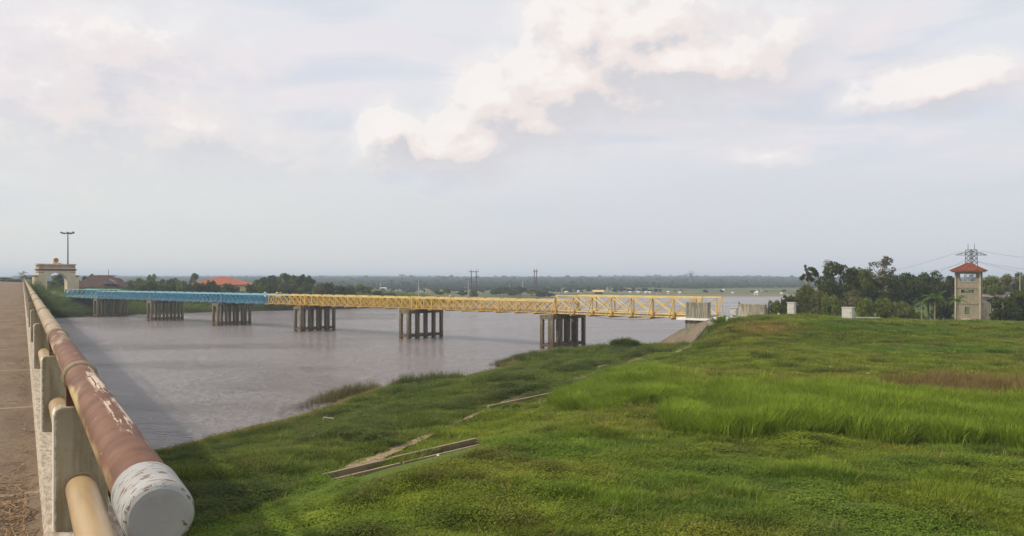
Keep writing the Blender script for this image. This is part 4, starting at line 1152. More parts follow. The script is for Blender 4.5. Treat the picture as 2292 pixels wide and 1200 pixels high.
# ------------------------------------------------------------------ people crossing the bridge
skinm = simple('skin', (.38, .22, .14), .6)
def person(bx, by, label, shirt, trousers, hat=None, rz=0.0):
    p = bpt(bx, by); zf = ZB + .18
    J = [(0, 0, .93), (0, 0, 1.15), (0, -.01, 1.38), (0, .0, 1.47), (0, .02, 1.60),
         (.10, 0, .86), (.12, .05, .48), (.12, -.02, .09), (.12, .13, .04),
         (-.10, 0, .86), (-.12, -.05, .48), (-.12, -.14, .09), (-.12, 0, .04),
         (.19, 0, 1.38), (.24, .04, 1.10), (.25, .13, .87), (-.19, 0, 1.38), (-.24, -.04, 1.10), (-.25, .02, .86)]
    Ed = [(0, 1), (1, 2), (2, 3), (3, 4), (0, 5), (5, 6), (6, 7), (7, 8), (0, 9), (9, 10), (10, 11), (11, 12), (2, 13), (13, 14), (14, 15), (2, 16), (16, 17), (17, 18)]
    Rr = [.14, .13, .14, .055, .105, .085, .06, .045, .04, .085, .06, .045, .04, .06, .042, .032, .06, .042, .032]
    me = bpy.data.meshes.new('person'); me.from_pydata(J, Ed, [])
    m_, t, b = mat('person_' + shirt[0])
    z = t.sep(t.node('ShaderNodeTexCoord').outputs['Object'])[2]
    col = t.mix(t.m('GREATER_THAN', z, .92), trousers, shirt[1]); col = t.mix(t.m('GREATER_THAN', z, 1.43), col, (.36, .21, .14))
    col = t.mix(t.m('GREATER_THAN', z, 1.64), col, (.02, .015, .01))
    t.put(b.inputs['Base Color'], col); b.inputs['Roughness'].default_value = .8
    me.materials.append(m_)
    o = link('person', me, None, loc=(p.x, p.y, zf), rz=BRZ + rz)
    o.modifiers.new('skin', 'SKIN')
    for i, r_ in enumerate(Rr): me.skin_vertices[0].data[i].radius = (r_, r_ * .85)
    me.skin_vertices[0].data[0].use_root = True
    s_ = o.modifiers.new('smooth', 'SUBSURF'); s_.levels = s_.render_levels = 1
    tag(o, label, 'person')
    if hat:
        hb = MB(); hb.tube([(0, .02, 1.66), (0, .02, 1.82)], [.25, .012], 16) if hat == 'cone' else hb.tube([(0, .02, 1.66), (0, .02, 1.685), (0, .02, 1.69), (0, .02, 1.80)], [.19, .19, .12, .10], 16)
        hb.build('hat', simple('hat_straw', (.72, .66, .50), .8), o)
person(x_split + .0 * PL + 2.3, -1.0, 'person in a white shirt and hat on the blue side, leftmost of three walkers', ('white', (.72, .72, .70)), (.05, .05, .07), 'cone')
person(x_split - .9, -1.3, 'person in pale clothes and conical hat at the blue and yellow border', ('cream', (.66, .62, .52)), (.20, .18, .16), 'cone')
person(x_split - 2.3, -1.0, 'person in a pale shirt on the yellow side, rightmost of three walkers', ('beige', (.60, .56, .48)), (.08, .08, .10), 'sun')
person(.68 * SPAN, -1.0, 'person in a yellow shirt walking alone over the yellow middle spans', ('yellow', (.62, .42, .16)), (.10, .09, .08), 'sun')
# ------------------------------------------------------------------ trees
def rnd_unit(n):
    v_ = rng.normal(size=(n, 3)); return v_ / np.linalg.norm(v_, axis=1)[:, None]
def cards(centers, size, aspect=.55, up=.25, jit=.35):
    """leaf-sized quads at the given points, random orientation with a bias to facing up; returns MB-like arrays"""
    n = len(centers); a = rnd_unit(n); nrm = rnd_unit(n) + np.array([0, 0, up]); nrm /= np.linalg.norm(nrm, axis=1)[:, None]
    a = a - nrm * (a * nrm).sum(1)[:, None]; a /= np.linalg.norm(a, axis=1)[:, None] + 1e-9; b_ = np.cross(nrm, a)
    s = size * (1 + jit * rng.uniform(-1, 1, n))[:, None]
    c_ = centers; a = a * s; b_ = b_ * s * aspect
    V = np.stack([c_ - a, c_ - b_ + a * .1, c_ + a, c_ + b_ + a * .1], 1).reshape(-1, 3)
    F = np.arange(n * 4).reshape(n, 4)
    return V, F
def np_mesh(name, V, F, mats):
    me = bpy.data.meshes.new(name); k = F.shape[1]
    me.vertices.add(len(V)); me.vertices.foreach_set('co', np.asarray(V, np.float32).ravel())
    me.loops.add(F.size); me.loops.foreach_set('vertex_index', F.ravel().astype(np.int32))
    me.polygons.add(len(F)); me.polygons.foreach_set('loop_start', np.arange(0, F.size, k, dtype=np.int32))
    for m_ in mats: me.materials.append(m_)
    me.update(calc_edges=True); return me
def tree_proto(kind, seed):
    """unit tree: height 1, crown radius about .5 * width; returns (trunk MB, crown vertices, faces)"""
    rs_ = random.Random(seed); tb = MB()
    clumps = []   # centre, radius
    if kind == 'round': th_, cz, cr, nl, ncl = .28, .58, .46, 5200, 30
    elif kind == 'bush': th_, cz, cr, nl, ncl = .10, .48, .50, 3600, 22
    elif kind == 'umbrella': th_, cz, cr, nl, ncl = .55, .80, .46, 1700, 28
    elif kind == 'open': th_, cz, cr, nl, ncl = .35, .66, .44, 2000, 34
    asp = {'round': 1.3, 'bush': .8, 'umbrella': 2.7, 'open': 2.0}[kind]
    top = (rs_.uniform(-.03, .03), rs_.uniform(-.03, .03), cz)
    w0 = .035 if kind != 'umbrella' else .022
    tb.tube([(0, 0, -.05), (top[0] * .4, top[1] * .4, th_ * .6), (top[0], top[1], cz), (top[0] * 1.5, top[1] * 1.5, .88)], [w0, w0 * .8, w0 * .5, w0 * .12], 7)
    for i in range(ncl):
        for _ in range(40):
            u = np.array([rs_.gauss(0, 1) for _ in range(3)]); u /= np.linalg.norm(u); r_ = rs_.uniform(.55, 1.0) if kind != 'bush' else rs_.uniform(.3, 1)
            hz = {'round': .42, 'bush': .48, 'umbrella': .15, 'open': .32}[kind]
            c_ = np.array([u[0] * cr * r_, u[1] * cr * r_, cz + u[2] * hz * r_ * (1 if u[2] > 0 else .75)])
            if kind == 'umbrella' and i > 22: c_ = np.array([rs_.uniform(-.10, .10), rs_.uniform(-.1, .1), rs_.uniform(.42, .60)])
            if c_[2] > .06: break
        rad = {'round': rs_.uniform(.10, .19), 'bush': rs_.uniform(.13, .22), 'umbrella': rs_.uniform(.07, .12), 'open': rs_.uniform(.07, .13)}[kind]
        c_[2] = min(c_[2], 1.0 - rad * .75)
        clumps.append((c_, rad))
        if i % 2 == 0 or kind in ('umbrella', 'open'):
            z0 = max(th_ * .7, min(c_[2] - .12, cz)); p0 = Vector((top[0] * z0 / cz, top[1] * z0 / cz, z0))
            mid = p0.lerp(Vector(c_), .55) + Vector((0, 0, -.03))
            tb.tube([p0, mid, Vector(c_)], [w0 * .42, w0 * .26, w0 * .08], 5)
    pts_ = []
    tot = sum(r_ ** 2 for _, r_ in clumps)
    for c_, r_ in clumps:
        k = int(nl * r_ ** 2 / tot) + 6
        u = rnd_unit(k) * (rng.uniform(.35, 1.08, k) ** .6)[:, None] * r_
        u[:, 2] *= {'round': .72, 'bush': .9, 'umbrella': .30, 'open': .5}[kind]
        pts_.append(c_ + u)
    pts_ = np.vstack(pts_)
    V, F = cards(pts_, {'round': .030, 'bush': .036, 'umbrella': .040, 'open': .030}[kind], .6)
    C0 = np.repeat(pts_, 4, 0); V = C0 + (V - C0) * np.array([1, 1, 1 / asp])
    return tb, V, F
protos = {}
for kind, cnt in (('round', 4), ('bush', 4), ('umbrella', 1), ('open', 2)):
    for s in range(cnt):
        tb, V, F = tree_proto(kind, 11 * s + len(kind))
        protos[(kind, s)] = (tb, V, F)
_mesh_cache = {}
def tree(px, ytop, wpx, D, kind, mt, label, cat='tree', base=None, group=None, var=None, squash=None, name=None):
    x, y = at(px, D); g0 = gz(x, y) if base is None else base
    h = EYE - (ytop - HY) / FPX * D - g0
    if h < .6: h = .6
    wd = wpx / FPX * D
    cnt = {'round': 4, 'bush': 4, 'umbrella': 1, 'open': 2}[kind]
    s = (var if var is not None else int(px + ytop)) % cnt
    key = (kind, s, mt)
    if key not in _mesh_cache:
        tb, V, F = protos[(kind, s)]
        bark = M['bark_pale'] if kind in ('umbrella', 'open') else M['bark']
        _mesh_cache[key] = (tb.mesh('trunk', bark), np_mesh('crown', V, F, [M[mt]]))
    tm, cm = _mesh_cache[key]
    nm = name or {'round': 'tree', 'bush': 'bush', 'umbrella': 'tree', 'open': 'tree'}[kind]
    root = thing(nm, label, cat, (x, y, g0), random.uniform(0, 6.28), group)
    root.scale = (wd, wd, h)
    link('trunk' if kind != 'bush' else 'stem', tm, root); link('crown', cm, root)
    return root
GL = 'trees and shrubs on the left bank'; GRr = 'trees and shrubs behind the right levee'
# left bank: px, top, width, D, kind, leaf, label
L = [
 (12, 621, 40, 300, 'round', 'leaf_dark', 'low dark tree over the horizon of the dusty road, at the left edge'),
 (34, 624, 34, 290, 'bush', 'leaf_mid', 'small bush just left of the railing tip, over the road horizon'),
 (58, 616, 30, 262, 'open', 'leaf_brown', 'thin brownish tree right behind the far tip of the railing'),
 (80, 615, 36, 244, 'open', 'leaf_brown', 'brownish bare looking tree between railing tip and the cream arch'),
 (92, 624, 30, 232, 'bush', 'leaf_brown', 'brown scrub touching the left wing of the cream arch'),
 (140, 613, 52, 236, 'round', 'leaf_dark', 'dark tree seen through the opening of the cream arch'),
 (124, 628, 30, 222, 'bush', 'leaf_mid', 'low green shrub at the foot of the arch opening'),
 (187, 618, 24, 246, 'round', 'leaf_dark', 'dark treetop between the arch and the brown pavilion roof'),
 (205, 611, 26, 252, 'round', 'leaf_mid', 'pointed treetop over the left of the brown pavilion roof'),
 (222, 614, 24, 256, 'round', 'leaf_mid', 'second treetop over the brown pavilion roof'),
 (262, 620, 34, 252, 'round', 'leaf_dark', 'dark treetop over the right slope of the brown pavilion roof'),
 (288, 626, 36, 238, 'round', 'leaf_mid', 'green tree right of the pavilion porch'),
 (312, 620, 34, 246, 'round', 'leaf_mid', 'rounded green tree two trees right of the pavilion'),
 (338, 612, 30, 250, 'round', 'leaf_mid', 'peaked tree standing above its neighbours between pavilion and orange roof'),
 (362, 624, 34, 246, 'round', 'leaf_dark', 'dark tree just right of the peaked tree'),
 (385, 621, 28, 250, 'round', 'leaf_dark', 'small dark crown midway between peaked tree and orange roof'),
 (408, 626, 32, 244, 'round', 'leaf_mid', 'green tree left of the pale upright tree'),
 (434, 611, 20, 296, 'round', 'leaf_mid', 'slim pale green upright tree behind the left end of the orange roof'),
 (590, 618, 38, 262, 'round', 'leaf_dark', 'dark tree at the right end of the orange roof'),
 (612, 615, 36, 268, 'round', 'leaf_dark', 'dark tree second from the left in the tall clump'),
 (634, 611, 34, 262, 'round', 'leaf_mid', 'tallest spiky green tree in the clump right of the orange roof'),
 (656, 615, 36, 268, 'round', 'leaf_mid', 'green crown in the middle of the tall clump'),
 (680, 612, 34, 262, 'round', 'leaf_dark', 'tall dark tree near the right end of the tall clump'),
 (697, 624, 26, 262, 'round', 'leaf_dark', 'lower dark tree closing the tall clump on its right'),
 (728, 634, 34, 262, 'round', 'leaf_dark', 'low rounded dark tree right of the tall clump'),
 (756, 640, 32, 268, 'bush', 'leaf_dark', 'dark shrub in the sloping treeline above the yellow trusses'),
 (782, 638, 28, 268, 'bush', 'leaf_mid', 'green shrub beside the small pale tree of the treeline'),
 (806, 634, 26, 276, 'round', 'leaf_light', 'pale green tree near the low end of the left treeline'),
 (822, 642, 30, 276, 'bush', 'leaf_mid', 'green shrub right of the pale green tree'),
 (846, 650, 34, 268, 'bush', 'leaf_mid', 'low shrub where the left treeline runs out'),
 (872, 655, 34, 264, 'bush', 'leaf_dark', 'very low dark shrub above the third yellow span'),
 (900, 657, 34, 280, 'bush', 'leaf_mid', 'very low green shrub behind the low portal frame'),
]
for q in L: tree(*q[:6], q[6], cat='tree' if q[4] != 'bush' else 'shrub', group=GL)
# hedge of shrubs along the far bank
ordn = words + ['twenty seventh', 'twenty eighth', 'twenty ninth', 'thirtieth']
hx = list(range(296, 800, 22))
for i, px in enumerate(hx):
    top = 634 + 5 * math.sin(px * .05) + random.uniform(-2, 2) + (3 if px > 700 else 0)
    tree(px + random.uniform(-4, 4), top, random.uniform(30, 42), 224 + random.uniform(-6, 6) + max(0, (px - 560) * .06), 'bush', ['leaf_dark', 'leaf_mid', 'leaf_dark', 'leaf_olive'][i % 4 if i % 7 else 0],
         f'dense shrub of the hedge behind the trusses, {ordn[i]} from the left', 'shrub', group='hedge on the far bank')
# trees at mid distance beyond the yellow bridge
for (px, top, wd, D, k, mt, lab) in [
 (985, 648, 26, 330, 'bush', 'leaf_mid', 'small green bush right of the pale archway'),
 (1002, 645, 20, 335, 'round', 'leaf_mid', 'small rounded tree left of the twin poles'),
 (1036, 649, 26, 330, 'round', 'leaf_dark', 'dark rounded tree left of the pale concrete pole'),
 (1058, 649, 20, 335, 'bush', 'leaf_mid', 'bush at the foot of the tall twin poles'),
 (1112, 648, 28, 372, 'bush', 'leaf_dark', 'dark bush at the left end of the islet thicket'),
 (1128, 642, 34, 380, 'round', 'leaf_dark', 'rounded dark tree on the left half of the islet thicket'),
 (1150, 650, 30, 372, 'bush', 'leaf_dark', 'lower bush in the middle of the islet thicket'),
 (1166, 643, 34, 380, 'round', 'leaf_dark', 'rounded dark tree in the middle of the islet thicket'),
 (1190, 645, 34, 384, 'round', 'leaf_mid', 'tree below the twin poles with two crossarms'),
 (1212, 650, 34, 376, 'bush', 'leaf_dark', 'dark bush near the right end of the islet thicket'),
 (1228, 655, 24, 376, 'bush', 'leaf_dark', 'lowest bush at the right tip of the islet thicket')]:
    tree(px, top, wd, D, k, mt, lab, 'tree' if k != 'bush' else 'shrub', group='trees beyond the yellow bridge')
# right bank
Rt = [
 (1811, 586, 44, 128, 'umbrella', 'leaf_dark', 'slender tree with a small open umbrella crown against the sky'),
 (1738, 668, 44, 104, 'bush', 'leaf_mid', 'low bush at the water left of the tall white cabinet'),
 (1768, 664, 52, 108, 'bush', 'leaf_dark', 'dark bush right behind the tall white cabinet'),
 (1806, 634, 66, 122, 'round', 'leaf_mid', 'leafy tree beneath the umbrella crowned tree'),
 (1840, 650, 56, 118, 'bush', 'leaf_olive', 'olive bush right of the tall cabinet'),
 (1880, 582, 88, 134, 'round', 'leaf_dark', 'big broad dark tree right of the umbrella crowned tree'),
 (1925, 598, 62, 138, 'round', 'leaf_mid', 'green tree leaning against the right side of the big broad tree'),
 (1862, 662, 54, 112, 'bush', 'leaf_light', 'pale green shrub left of the squat cabinet'),
 (1902, 645, 60, 118, 'open', 'leaf_olive', 'olive dry tree with bare branches behind the squat cabinet'),
 (1968, 569, 72, 152, 'open', 'leaf_brown', 'tall thin brownish tree with pale trunks against the sky'),
 (1935, 668, 44, 106, 'bush', 'leaf_light', 'bright green shrub right of the squat cabinet'),
 (1978, 612, 74, 138, 'round', 'leaf_dark', 'dark tree in front of the thin brownish tree'),
 (1975, 668, 56, 108, 'bush', 'leaf_mid', 'low green shrub on the levee, left of the young planted trees'),
 (2030, 606, 84, 142, 'round', 'leaf_dark', 'very dark broad tree midway to the watch tower'),
 (2078, 604, 78, 146, 'round', 'leaf_dark', 'very dark tree left of the watch tower'),
 (2122, 614, 62, 142, 'round', 'leaf_dark', 'dark tree touching the left side of the watch tower'),
 (2010, 672, 54, 112, 'bush', 'leaf_olive', 'olive shrub in front of the very dark trees'),
 (2045, 676, 52, 114, 'bush', 'leaf_light', 'pale shrub in front of the very dark trees'),
 (2112, 670, 48, 122, 'bush', 'leaf_dark', 'dark shrub at the foot of the watch tower, left side'),
 (2215, 616, 56, 152, 'round', 'leaf_mid', 'green tree right behind the watch tower'),
 (2262, 608, 70, 158, 'round', 'leaf_olive', 'olive green tree at the right edge behind the pale house'),
 (2250, 660, 62, 100, 'bush', 'leaf_dark', 'round dark bush hiding the annex right of the watch tower'),
 (2292, 652, 70, 104, 'bush', 'leaf_dark', 'big dark bush at the right edge of the levee'),
 (2330, 640, 90, 120, 'round', 'leaf_dark', 'dark tree just past the right edge bush'),
 (2310, 612, 80, 170, 'round', 'leaf_mid', 'green tree standing behind the pale pole at the right edge'),
]
for q in Rt: tree(*q[:6], q[6], cat='tree' if q[4] != 'bush' else 'shrub', group=GRr)
# wood closing the gaps behind the right-hand trees
fw = []
for i in range(46):
    px = 1800 + i * 13 + random.uniform(-5, 5); D = random.uniform(165, 215)
    fw.append((px, D))
ctr = []
for (px, D) in fw:
    x, y = at(px, D); g0 = gz(x, y); h = random.uniform(4.2, 6.4)
    k = 420; u = rnd_unit(k) * (rng.uniform(.3, 1, k) ** .5)[:, None] * np.array([2.8, 2.8, h * .5]); ctr.append(u + np.array([x, y, g0 + h * .5]))
V, F = cards(np.vstack(ctr), .22, .6)
link('undergrowth', np_mesh('undergrowth', V, F, [M['leaf_dark']]), None, kind='stuff')
# young planted trees with drooping leaves and thin stakes left of the tower
def palm(px, top, wpx, D, label, mt='leaf_palm', rs_seed=1, nf=11, cat='small palm'):
    x, y = at(px, D); g0 = gz(x, y); h = EYE - (top - HY) / FPX * D - g0; r_ = wpx / FPX * D / 2
    rs_ = random.Random(rs_seed); root = thing('palm', label, cat, (x, y, g0))
    cz = h - r_ * .35
    MB().tube([(0, 0, -.1), (.03, 0, cz * .5), (.05, 0, cz)], [.10, .07, .055], 8).build('trunk', M['bark_pale'], root)
    for k in range(nf):
        a = 2 * math.pi * k / nf + rs_.uniform(-.2, .2); lift = rs_.uniform(.5, 1.5); fb_ = MB()
        prev = None
        for i in range(8):
            f = i / 7; rr_ = r_ * f; zz = cz + r_ * (lift * f * 1.2 - 1.05 * f * f)
            p = Vector((.05 + math.cos(a) * rr_, math.sin(a) * rr_, zz))
            if prev is not None:
                d = (p - prev).normalized(); s_ = Vector((-math.sin(a), math.cos(a), 0)); L_ = r_ * .30 * (1 - .5 * abs(f - .45))
                for sg in (-1, 1):
                    for j in range(2):
                        b0 = prev.lerp(p, j / 2); tip = b0 + s_ * sg * L_ + d * L_ * .4 + Vector((0, 0, -L_ * .35))
                        fb_.add([b0, b0 + d * .10, tip], [(0, 1, 2)])
                fb_.beam(prev, p, .025)
            prev = p
        fb_.build('frond', M[mt], root)
palm(2092, 662, 62, 104, 'young feathery palm standing on the levee grass left of the watch tower', rs_seed=2)
palm(2144, 668, 40, 106, 'small palm brushing the left wall of the watch tower', rs_seed=5)
palm(2062, 672, 34, 110, 'smallest young palm between the pale shrub and the feathery palm', rs_seed=8)
palm(50, 610, 22, 270, 'far palm top at the tip of the railing', 'leaf_olive', 3, 9)
for i, (px, lab) in enumerate(((1997, 'thin pale stake, leftmost of five in the grass left of the tower'), (2025, 'thin pale stake in front of the pale shrub'), (2066, 'thin pale stake left of the feathery palm'),
                               (2083, 'thin pale stake close to the feathery palm trunk'), (2112, 'thin pale stake right of the feathery palm'))):
    x, y = at(px, 106); MB().tube([(0, 0, -.1), (0, 0, 1.7)], .06, 6).build('stake', M['bark_pale'], None, loc=(x, y, gz(x, y)), label=lab, category='stake')

# broad leaved reedy bush at the water by the apron
def blade_bush(px, py, wpx, hpx, label, n, mt, cat, D=None):
    p = ppx(px, py); Dd = p.y; r_ = wpx / FPX * Dd / 2; h = hpx / FPX * Dd
    root = thing('reed_bush', label, cat, tuple(p)); rs_ = random.Random(int(px)); mb = MB()
    for i in range(n):
        a = rs_.uniform(0, 6.28); rr_ = r_ * .75 * math.sqrt(rs_.random()); hh = h * rs_.uniform(.5, 1.05) * (1 - .45 * rr_ / r_); ln = rs_.uniform(.1, .6) * hh
        b0 = Vector((math.cos(a) * rr_, math.sin(a) * rr_ * .7, -.05)); d = Vector((math.cos(a + rs_.uniform(-.8, .8)), math.sin(a), 0)); w_ = rs_.uniform(.03, .06)
        m0 = b0 + Vector((0, 0, hh * .6)) + d * ln * .35; tp = b0 + Vector((0, 0, hh * (.95 - .2 * ln / hh))) + d * ln; s_ = Vector((-d.y, d.x, 0)) * w_
        mb.add([b0 - s_, b0 + s_, m0 + s_, m0 - s_, tp], [(0, 1, 2, 3), (3, 2, 4)])
    mb.build('blades', M[mt], root)
blade_bush(1398, 782, 84, 36, 'spiky dark green reed clump at the water edge left of the apron', 1500, 'leaf_palm', 'reed clump')
blade_bush(1440, 779, 50, 16, 'lower leafy clump between the reed clump and the apron', 500, 'leaf_light', 'reed clump')
blade_bush(1190, 789, 26, 16, 'small sprig standing in the water left of the nearest pier', 60, 'leaf_mid', 'sprig')

# ------------------------------------------------------------------ ground cover: many small tufts on points
src = bpy.data.collections.new('tuft_sources')     # not linked to the scene: only a source for the scatter
def grassmat(name, root_c, tip_c, zt_, trans=.35):
    m_, t, b = mat(name)
    z = t.sep(t.node('ShaderNodeTexCoord').outputs['Object'])[2]
    at_ = t.node('ShaderNodeAttribute', attribute_type='INSTANCER', attribute_name='tint')
    geo = t.node('ShaderNodeNewGeometry')
    col = t.mix(t.m('MULTIPLY', geo.outputs['Random Per Island'], 1.0), root_c, tip_c)
    col = t.mix(1.0, col, at_.outputs['Color'], 'MULTIPLY')
    t.put(b.inputs['Base Color'], col); b.inputs['Roughness'].default_value = .65; b.inputs['Specular IOR Level'].default_value = .08
    tr = t.node('ShaderNodeBsdfTranslucent'); t.put(tr.inputs[0], col)
    mx = t.node('ShaderNodeMixShader'); mx.inputs[0].default_value = trans
    t.l.new(b.outputs[0], mx.inputs[1]); t.l.new(tr.outputs[0], mx.inputs[2]); t.l.new(mx.outputs[0], t.n['Material Output'].inputs[0])
    return m_
gm = grassmat('grass_blades', (.62, .66, .5), (1.0, 1.0, 1.0), .3)
def tuft(n, r_, h0, h1, wd, lean, seed, mt, leafy=0, flop=.5):
    rs_ = random.Random(seed); mb = MB()
    for i in range(n):
        a = rs_.uniform(0, 6.28); rr_ = r_ * math.sqrt(rs_.random()); hh = rs_.uniform(h0, h1); a2 = a + rs_.uniform(-1.5, 1.5)
        b0 = Vector((math.cos(a) * rr_, math.sin(a) * rr_, -.03)); d = Vector((math.cos(a2), math.sin(a2), 0)); ln = hh * rs_.uniform(.1, lean)
        s_ = Vector((-d.y, d.x, 0)) * wd * rs_.uniform(.6, 1.2)
        if leafy:
            c_ = b0 + Vector((0, 0, hh)); k = wd
            n_ = Vector((rs_.uniform(-.6, .6), rs_.uniform(-.6, .6), 1)).normalized(); u = n_.cross(Vector((1, .2, 0))).normalized(); u.rotate(Matrix.Rotation(rs_.uniform(0, 6.28), 3, n_)); v_ = n_.cross(u)
            mb.add([c_ - u * k, c_ - v_ * k * .6, c_ + u * k, c_ + v_ * k * .6], [(0, 1, 2, 3)])
        else:
            m0 = b0 + Vector((0, 0, hh * .6)) + d * ln * .35; tp = b0 + Vector((0, 0, hh * (1 - flop * .2 * ln / hh))) + d * ln
            mb.add([b0 - s_, b0 + s_, m0 + s_ * .8, m0 - s_ * .8, tp], [(0, 1, 2, 3), (3, 2, 4)])
    me = mb.mesh('tuft', mt); o = bpy.data.objects.new('tuft_%02d' % len(src.objects), me); src.objects.link(o); return o
# 0,1 short grass; 2,3 leafy creepers; 4,5 tall lush grass; 6 seedy stems; 7 big leafy weed
tuft(34, .20, .08, .24, .008, .9, 1, gm); tuft(30, .22, .10, .30, .009, 1.0, 2, gm)
tuft(64, .26, .02, .20, .019, 0, 3, gm, leafy=1); tuft(48, .24, .04, .27, .026, 0, 4, gm, leafy=1)
tuft(30, .22, .55, 1.15, .013, .55, 5, gm); tuft(26, .22, .45, 1.0, .014, .7, 6, gm)
tuft(22, .20, .35, .85, .007, .35, 7, gm)
tuft(90, .34, .08, .60, .034, 0, 8, gm, leafy=1)

def scatter(name, P_, T_, S_, tint, mind=0, kind='stuff'):
    me = bpy.data.meshes.new(name); n = len(P_); me.vertices.add(n); me.vertices.foreach_set('co', P_.astype(np.float32).ravel())
    a = me.attributes.new('ti', 'INT', 'POINT'); a.data.foreach_set('value', T_.astype(np.int32))
    a = me.attributes.new('sc', 'FLOAT_VECTOR', 'POINT'); a.data.foreach_set('vector', S_.astype(np.float32).ravel())
    a = me.attributes.new('rz', 'FLOAT', 'POINT'); a.data.foreach_set('value', rng.uniform(0, 6.28, n).astype(np.float32))
    a = me.attributes.new('tint', 'FLOAT_COLOR', 'POINT'); a.data.foreach_set('color', np.column_stack([tint, np.ones(n)]).astype(np.float32).ravel())
    o = link(name, me, None, kind=kind)
    me.materials.append(gm)
    ng = bpy.data.node_groups.get('scatter_tufts')
    if ng is None:
        ng = bpy.data.node_groups.new('scatter_tufts', 'GeometryNodeTree')
        ng.interface.new_socket('Geometry', in_out='INPUT', socket_type='NodeSocketGeometry'); ng.interface.new_socket('Geometry', in_out='OUTPUT', socket_type='NodeSocketGeometry')
        N = ng.nodes; Lk = ng.links; gi_ = N.new('NodeGroupInput'); go_ = N.new('NodeGroupOutput')
        iop = N.new('GeometryNodeInstanceOnPoints'); ci = N.new('GeometryNodeCollectionInfo'); ci.inputs['Collection'].default_value = src
        ci.inputs['Separate Children'].default_value = True; ci.inputs['Reset Children'].default_value = True
        iop.inputs['Pick Instance'].default_value = True
        def na(nm, dt):
            q = N.new('GeometryNodeInputNamedAttribute'); q.data_type = dt; q.inputs[0].default_value = nm; return q.outputs[0]
        cx = N.new('ShaderNodeCombineXYZ'); Lk.new(na('rz', 'FLOAT'), cx.inputs[2])
        Lk.new(gi_.outputs[0], iop.inputs['Points']); Lk.new(ci.outputs[0], iop.inputs['Instance']); Lk.new(na('ti', 'INT'), iop.inputs['Instance Index'])
        Lk.new(cx.outputs[0], iop.inputs['Rotation']); Lk.new(na('sc', 'FLOAT_VECTOR'), iop.inputs['Scale']); Lk.new(iop.outputs[0], go_.inputs[0])
    md = o.modifiers.new('tufts', 'NODES'); md.node_group = ng
    return o

def in_poly_px(px, py, poly): return inside(px, py, np.array(poly, float))
N0 = 300000
u = rng.random(N0); e = .45
D = (13 ** e + u * (108 ** e - 13 ** e)) ** (1 / e)
ratio = rng.uniform(-.62, .80, N0); x = ratio * D; y = D
z = height(x, y)
sr, st = ground_info(x, y)
px = HX + FPX * ratio; py = HY + (EYE - z) * FPX / D
keep = (z > .02) & (sr > -.1)
# keep clear of concrete
rx = x - RP0.x; ry = y - RP0.y; tt_ = rx * RDIR.x + ry * RDIR.y; lat = rx * RNRM.x + ry * RNRM.y
keep &= ~((lat < .5) & (lat > -10))
lx = (x - BORG.x) * BA.x + (y - BORG.y) * BA.y; ly = -(x - BORG.x) * BA.y + (y - BORG.y) * BA.x
keep &= ~((lx < -19.4) & (lx > -26.6) & (ly < 1.3) & (ly > -6.5))
keep &= ~in_poly_px(px, py, [(1592, 712), (1520, 730), (1450, 775), (1550, 770)])
keep &= ~in_poly_px(px, py, [(715, 1085), (1075, 992), (1100, 998), (1055, 1022), (800, 1092)])
for (a, b_) in (((1092, 922), (1303, 876)),): pass
pth = (y > 84.2) & (y < 87.8) & (x > 22) & (x < 31)
keep &= ~(pth & (rng.random(N0) < .9))
earth = in_poly_px(px, py, [(715, 1084), (800, 1038), (880, 1008), (980, 970), (985, 980), (900, 1022), (790, 1070)])
keep &= ~(earth & (rng.random(N0) < .95))
for strip in STRIPS[1:]:
    for i in range(len(strip) - 1):
        a = np.array(strip[i][0], float); d = np.array(strip[i + 1][0], float) - a
        tq = np.clip(((px - a[0]) * d[0] + (py - a[1]) * d[1]) / (d @ d), 0, 1)
        keep &= ~((np.hypot(px - a[0] - tq * d[0], (py - a[1] - tq * d[1]) * 2.2) < 9) & (rng.random(N0) < .85))
keep &= ~((sr < .5) & (rng.random(N0) < .6))
x, y, z, D, sr, st, px, py, ratio = [q[keep] for q in (x, y, z, D, sr, st, px, py, ratio)]
n = len(x)
big = fbm(x * .09 + 3, y * .09, 4); med = fbm(x * .5, y * .5, 3); sm_ = rng.random(n)
patch = fbm(x * .22 + 31, y * .22 + 7, 3)
bench = st < 0
# types
T_ = np.where(sm_ < .5, 0, 1)
leafy = (fbm(x * .35 + 50, y * .35, 3) + .22 * (rng.random(n) - .5) > np.where(D < 27, .44, .58))
T_ = np.where(leafy, np.where(sm_ < .5, 2, 3), T_)
S = 1.0 + .012 * np.clip(D - 20, 0, 90)
hs = .8 + .6 * (med - .3)
green = np.stack([.100 + .060 * big, .175 + .070 * big, .012 + .004 * big], 1)
# colour mottling: yellowish and brownish patches
yel = sst(patch, .50, .66)[:, None]; green = green * (1 - .45 * yel) + np.array([.165, .205, .028]) * .45 * yel
br = (sst(fbm(x * .6 + 9, y * .6 + 70, 2), .64, .80) * .35)[:, None]; green = green * (1 - br * .7) + np.array([.15, .125, .045]) * br * .7
darkp = sst(fbm(x * .8 + 140, y * .8 + 33, 3), .52, .74)[:, None]; green = green * (1 - .42 * darkp)
lightp = sst(fbm(x * 1.3 + 240, y * 1.3 + 133, 2), .60, .80)[:, None]; green = green * (1 + .40 * lightp)
lush = sst(fbm(x * .15 + 80, y * .15, 3), .5, .68)[:, None]; green = green * (1 - .5 * lush) + np.array([.070, .180, .014]) * .5 * lush
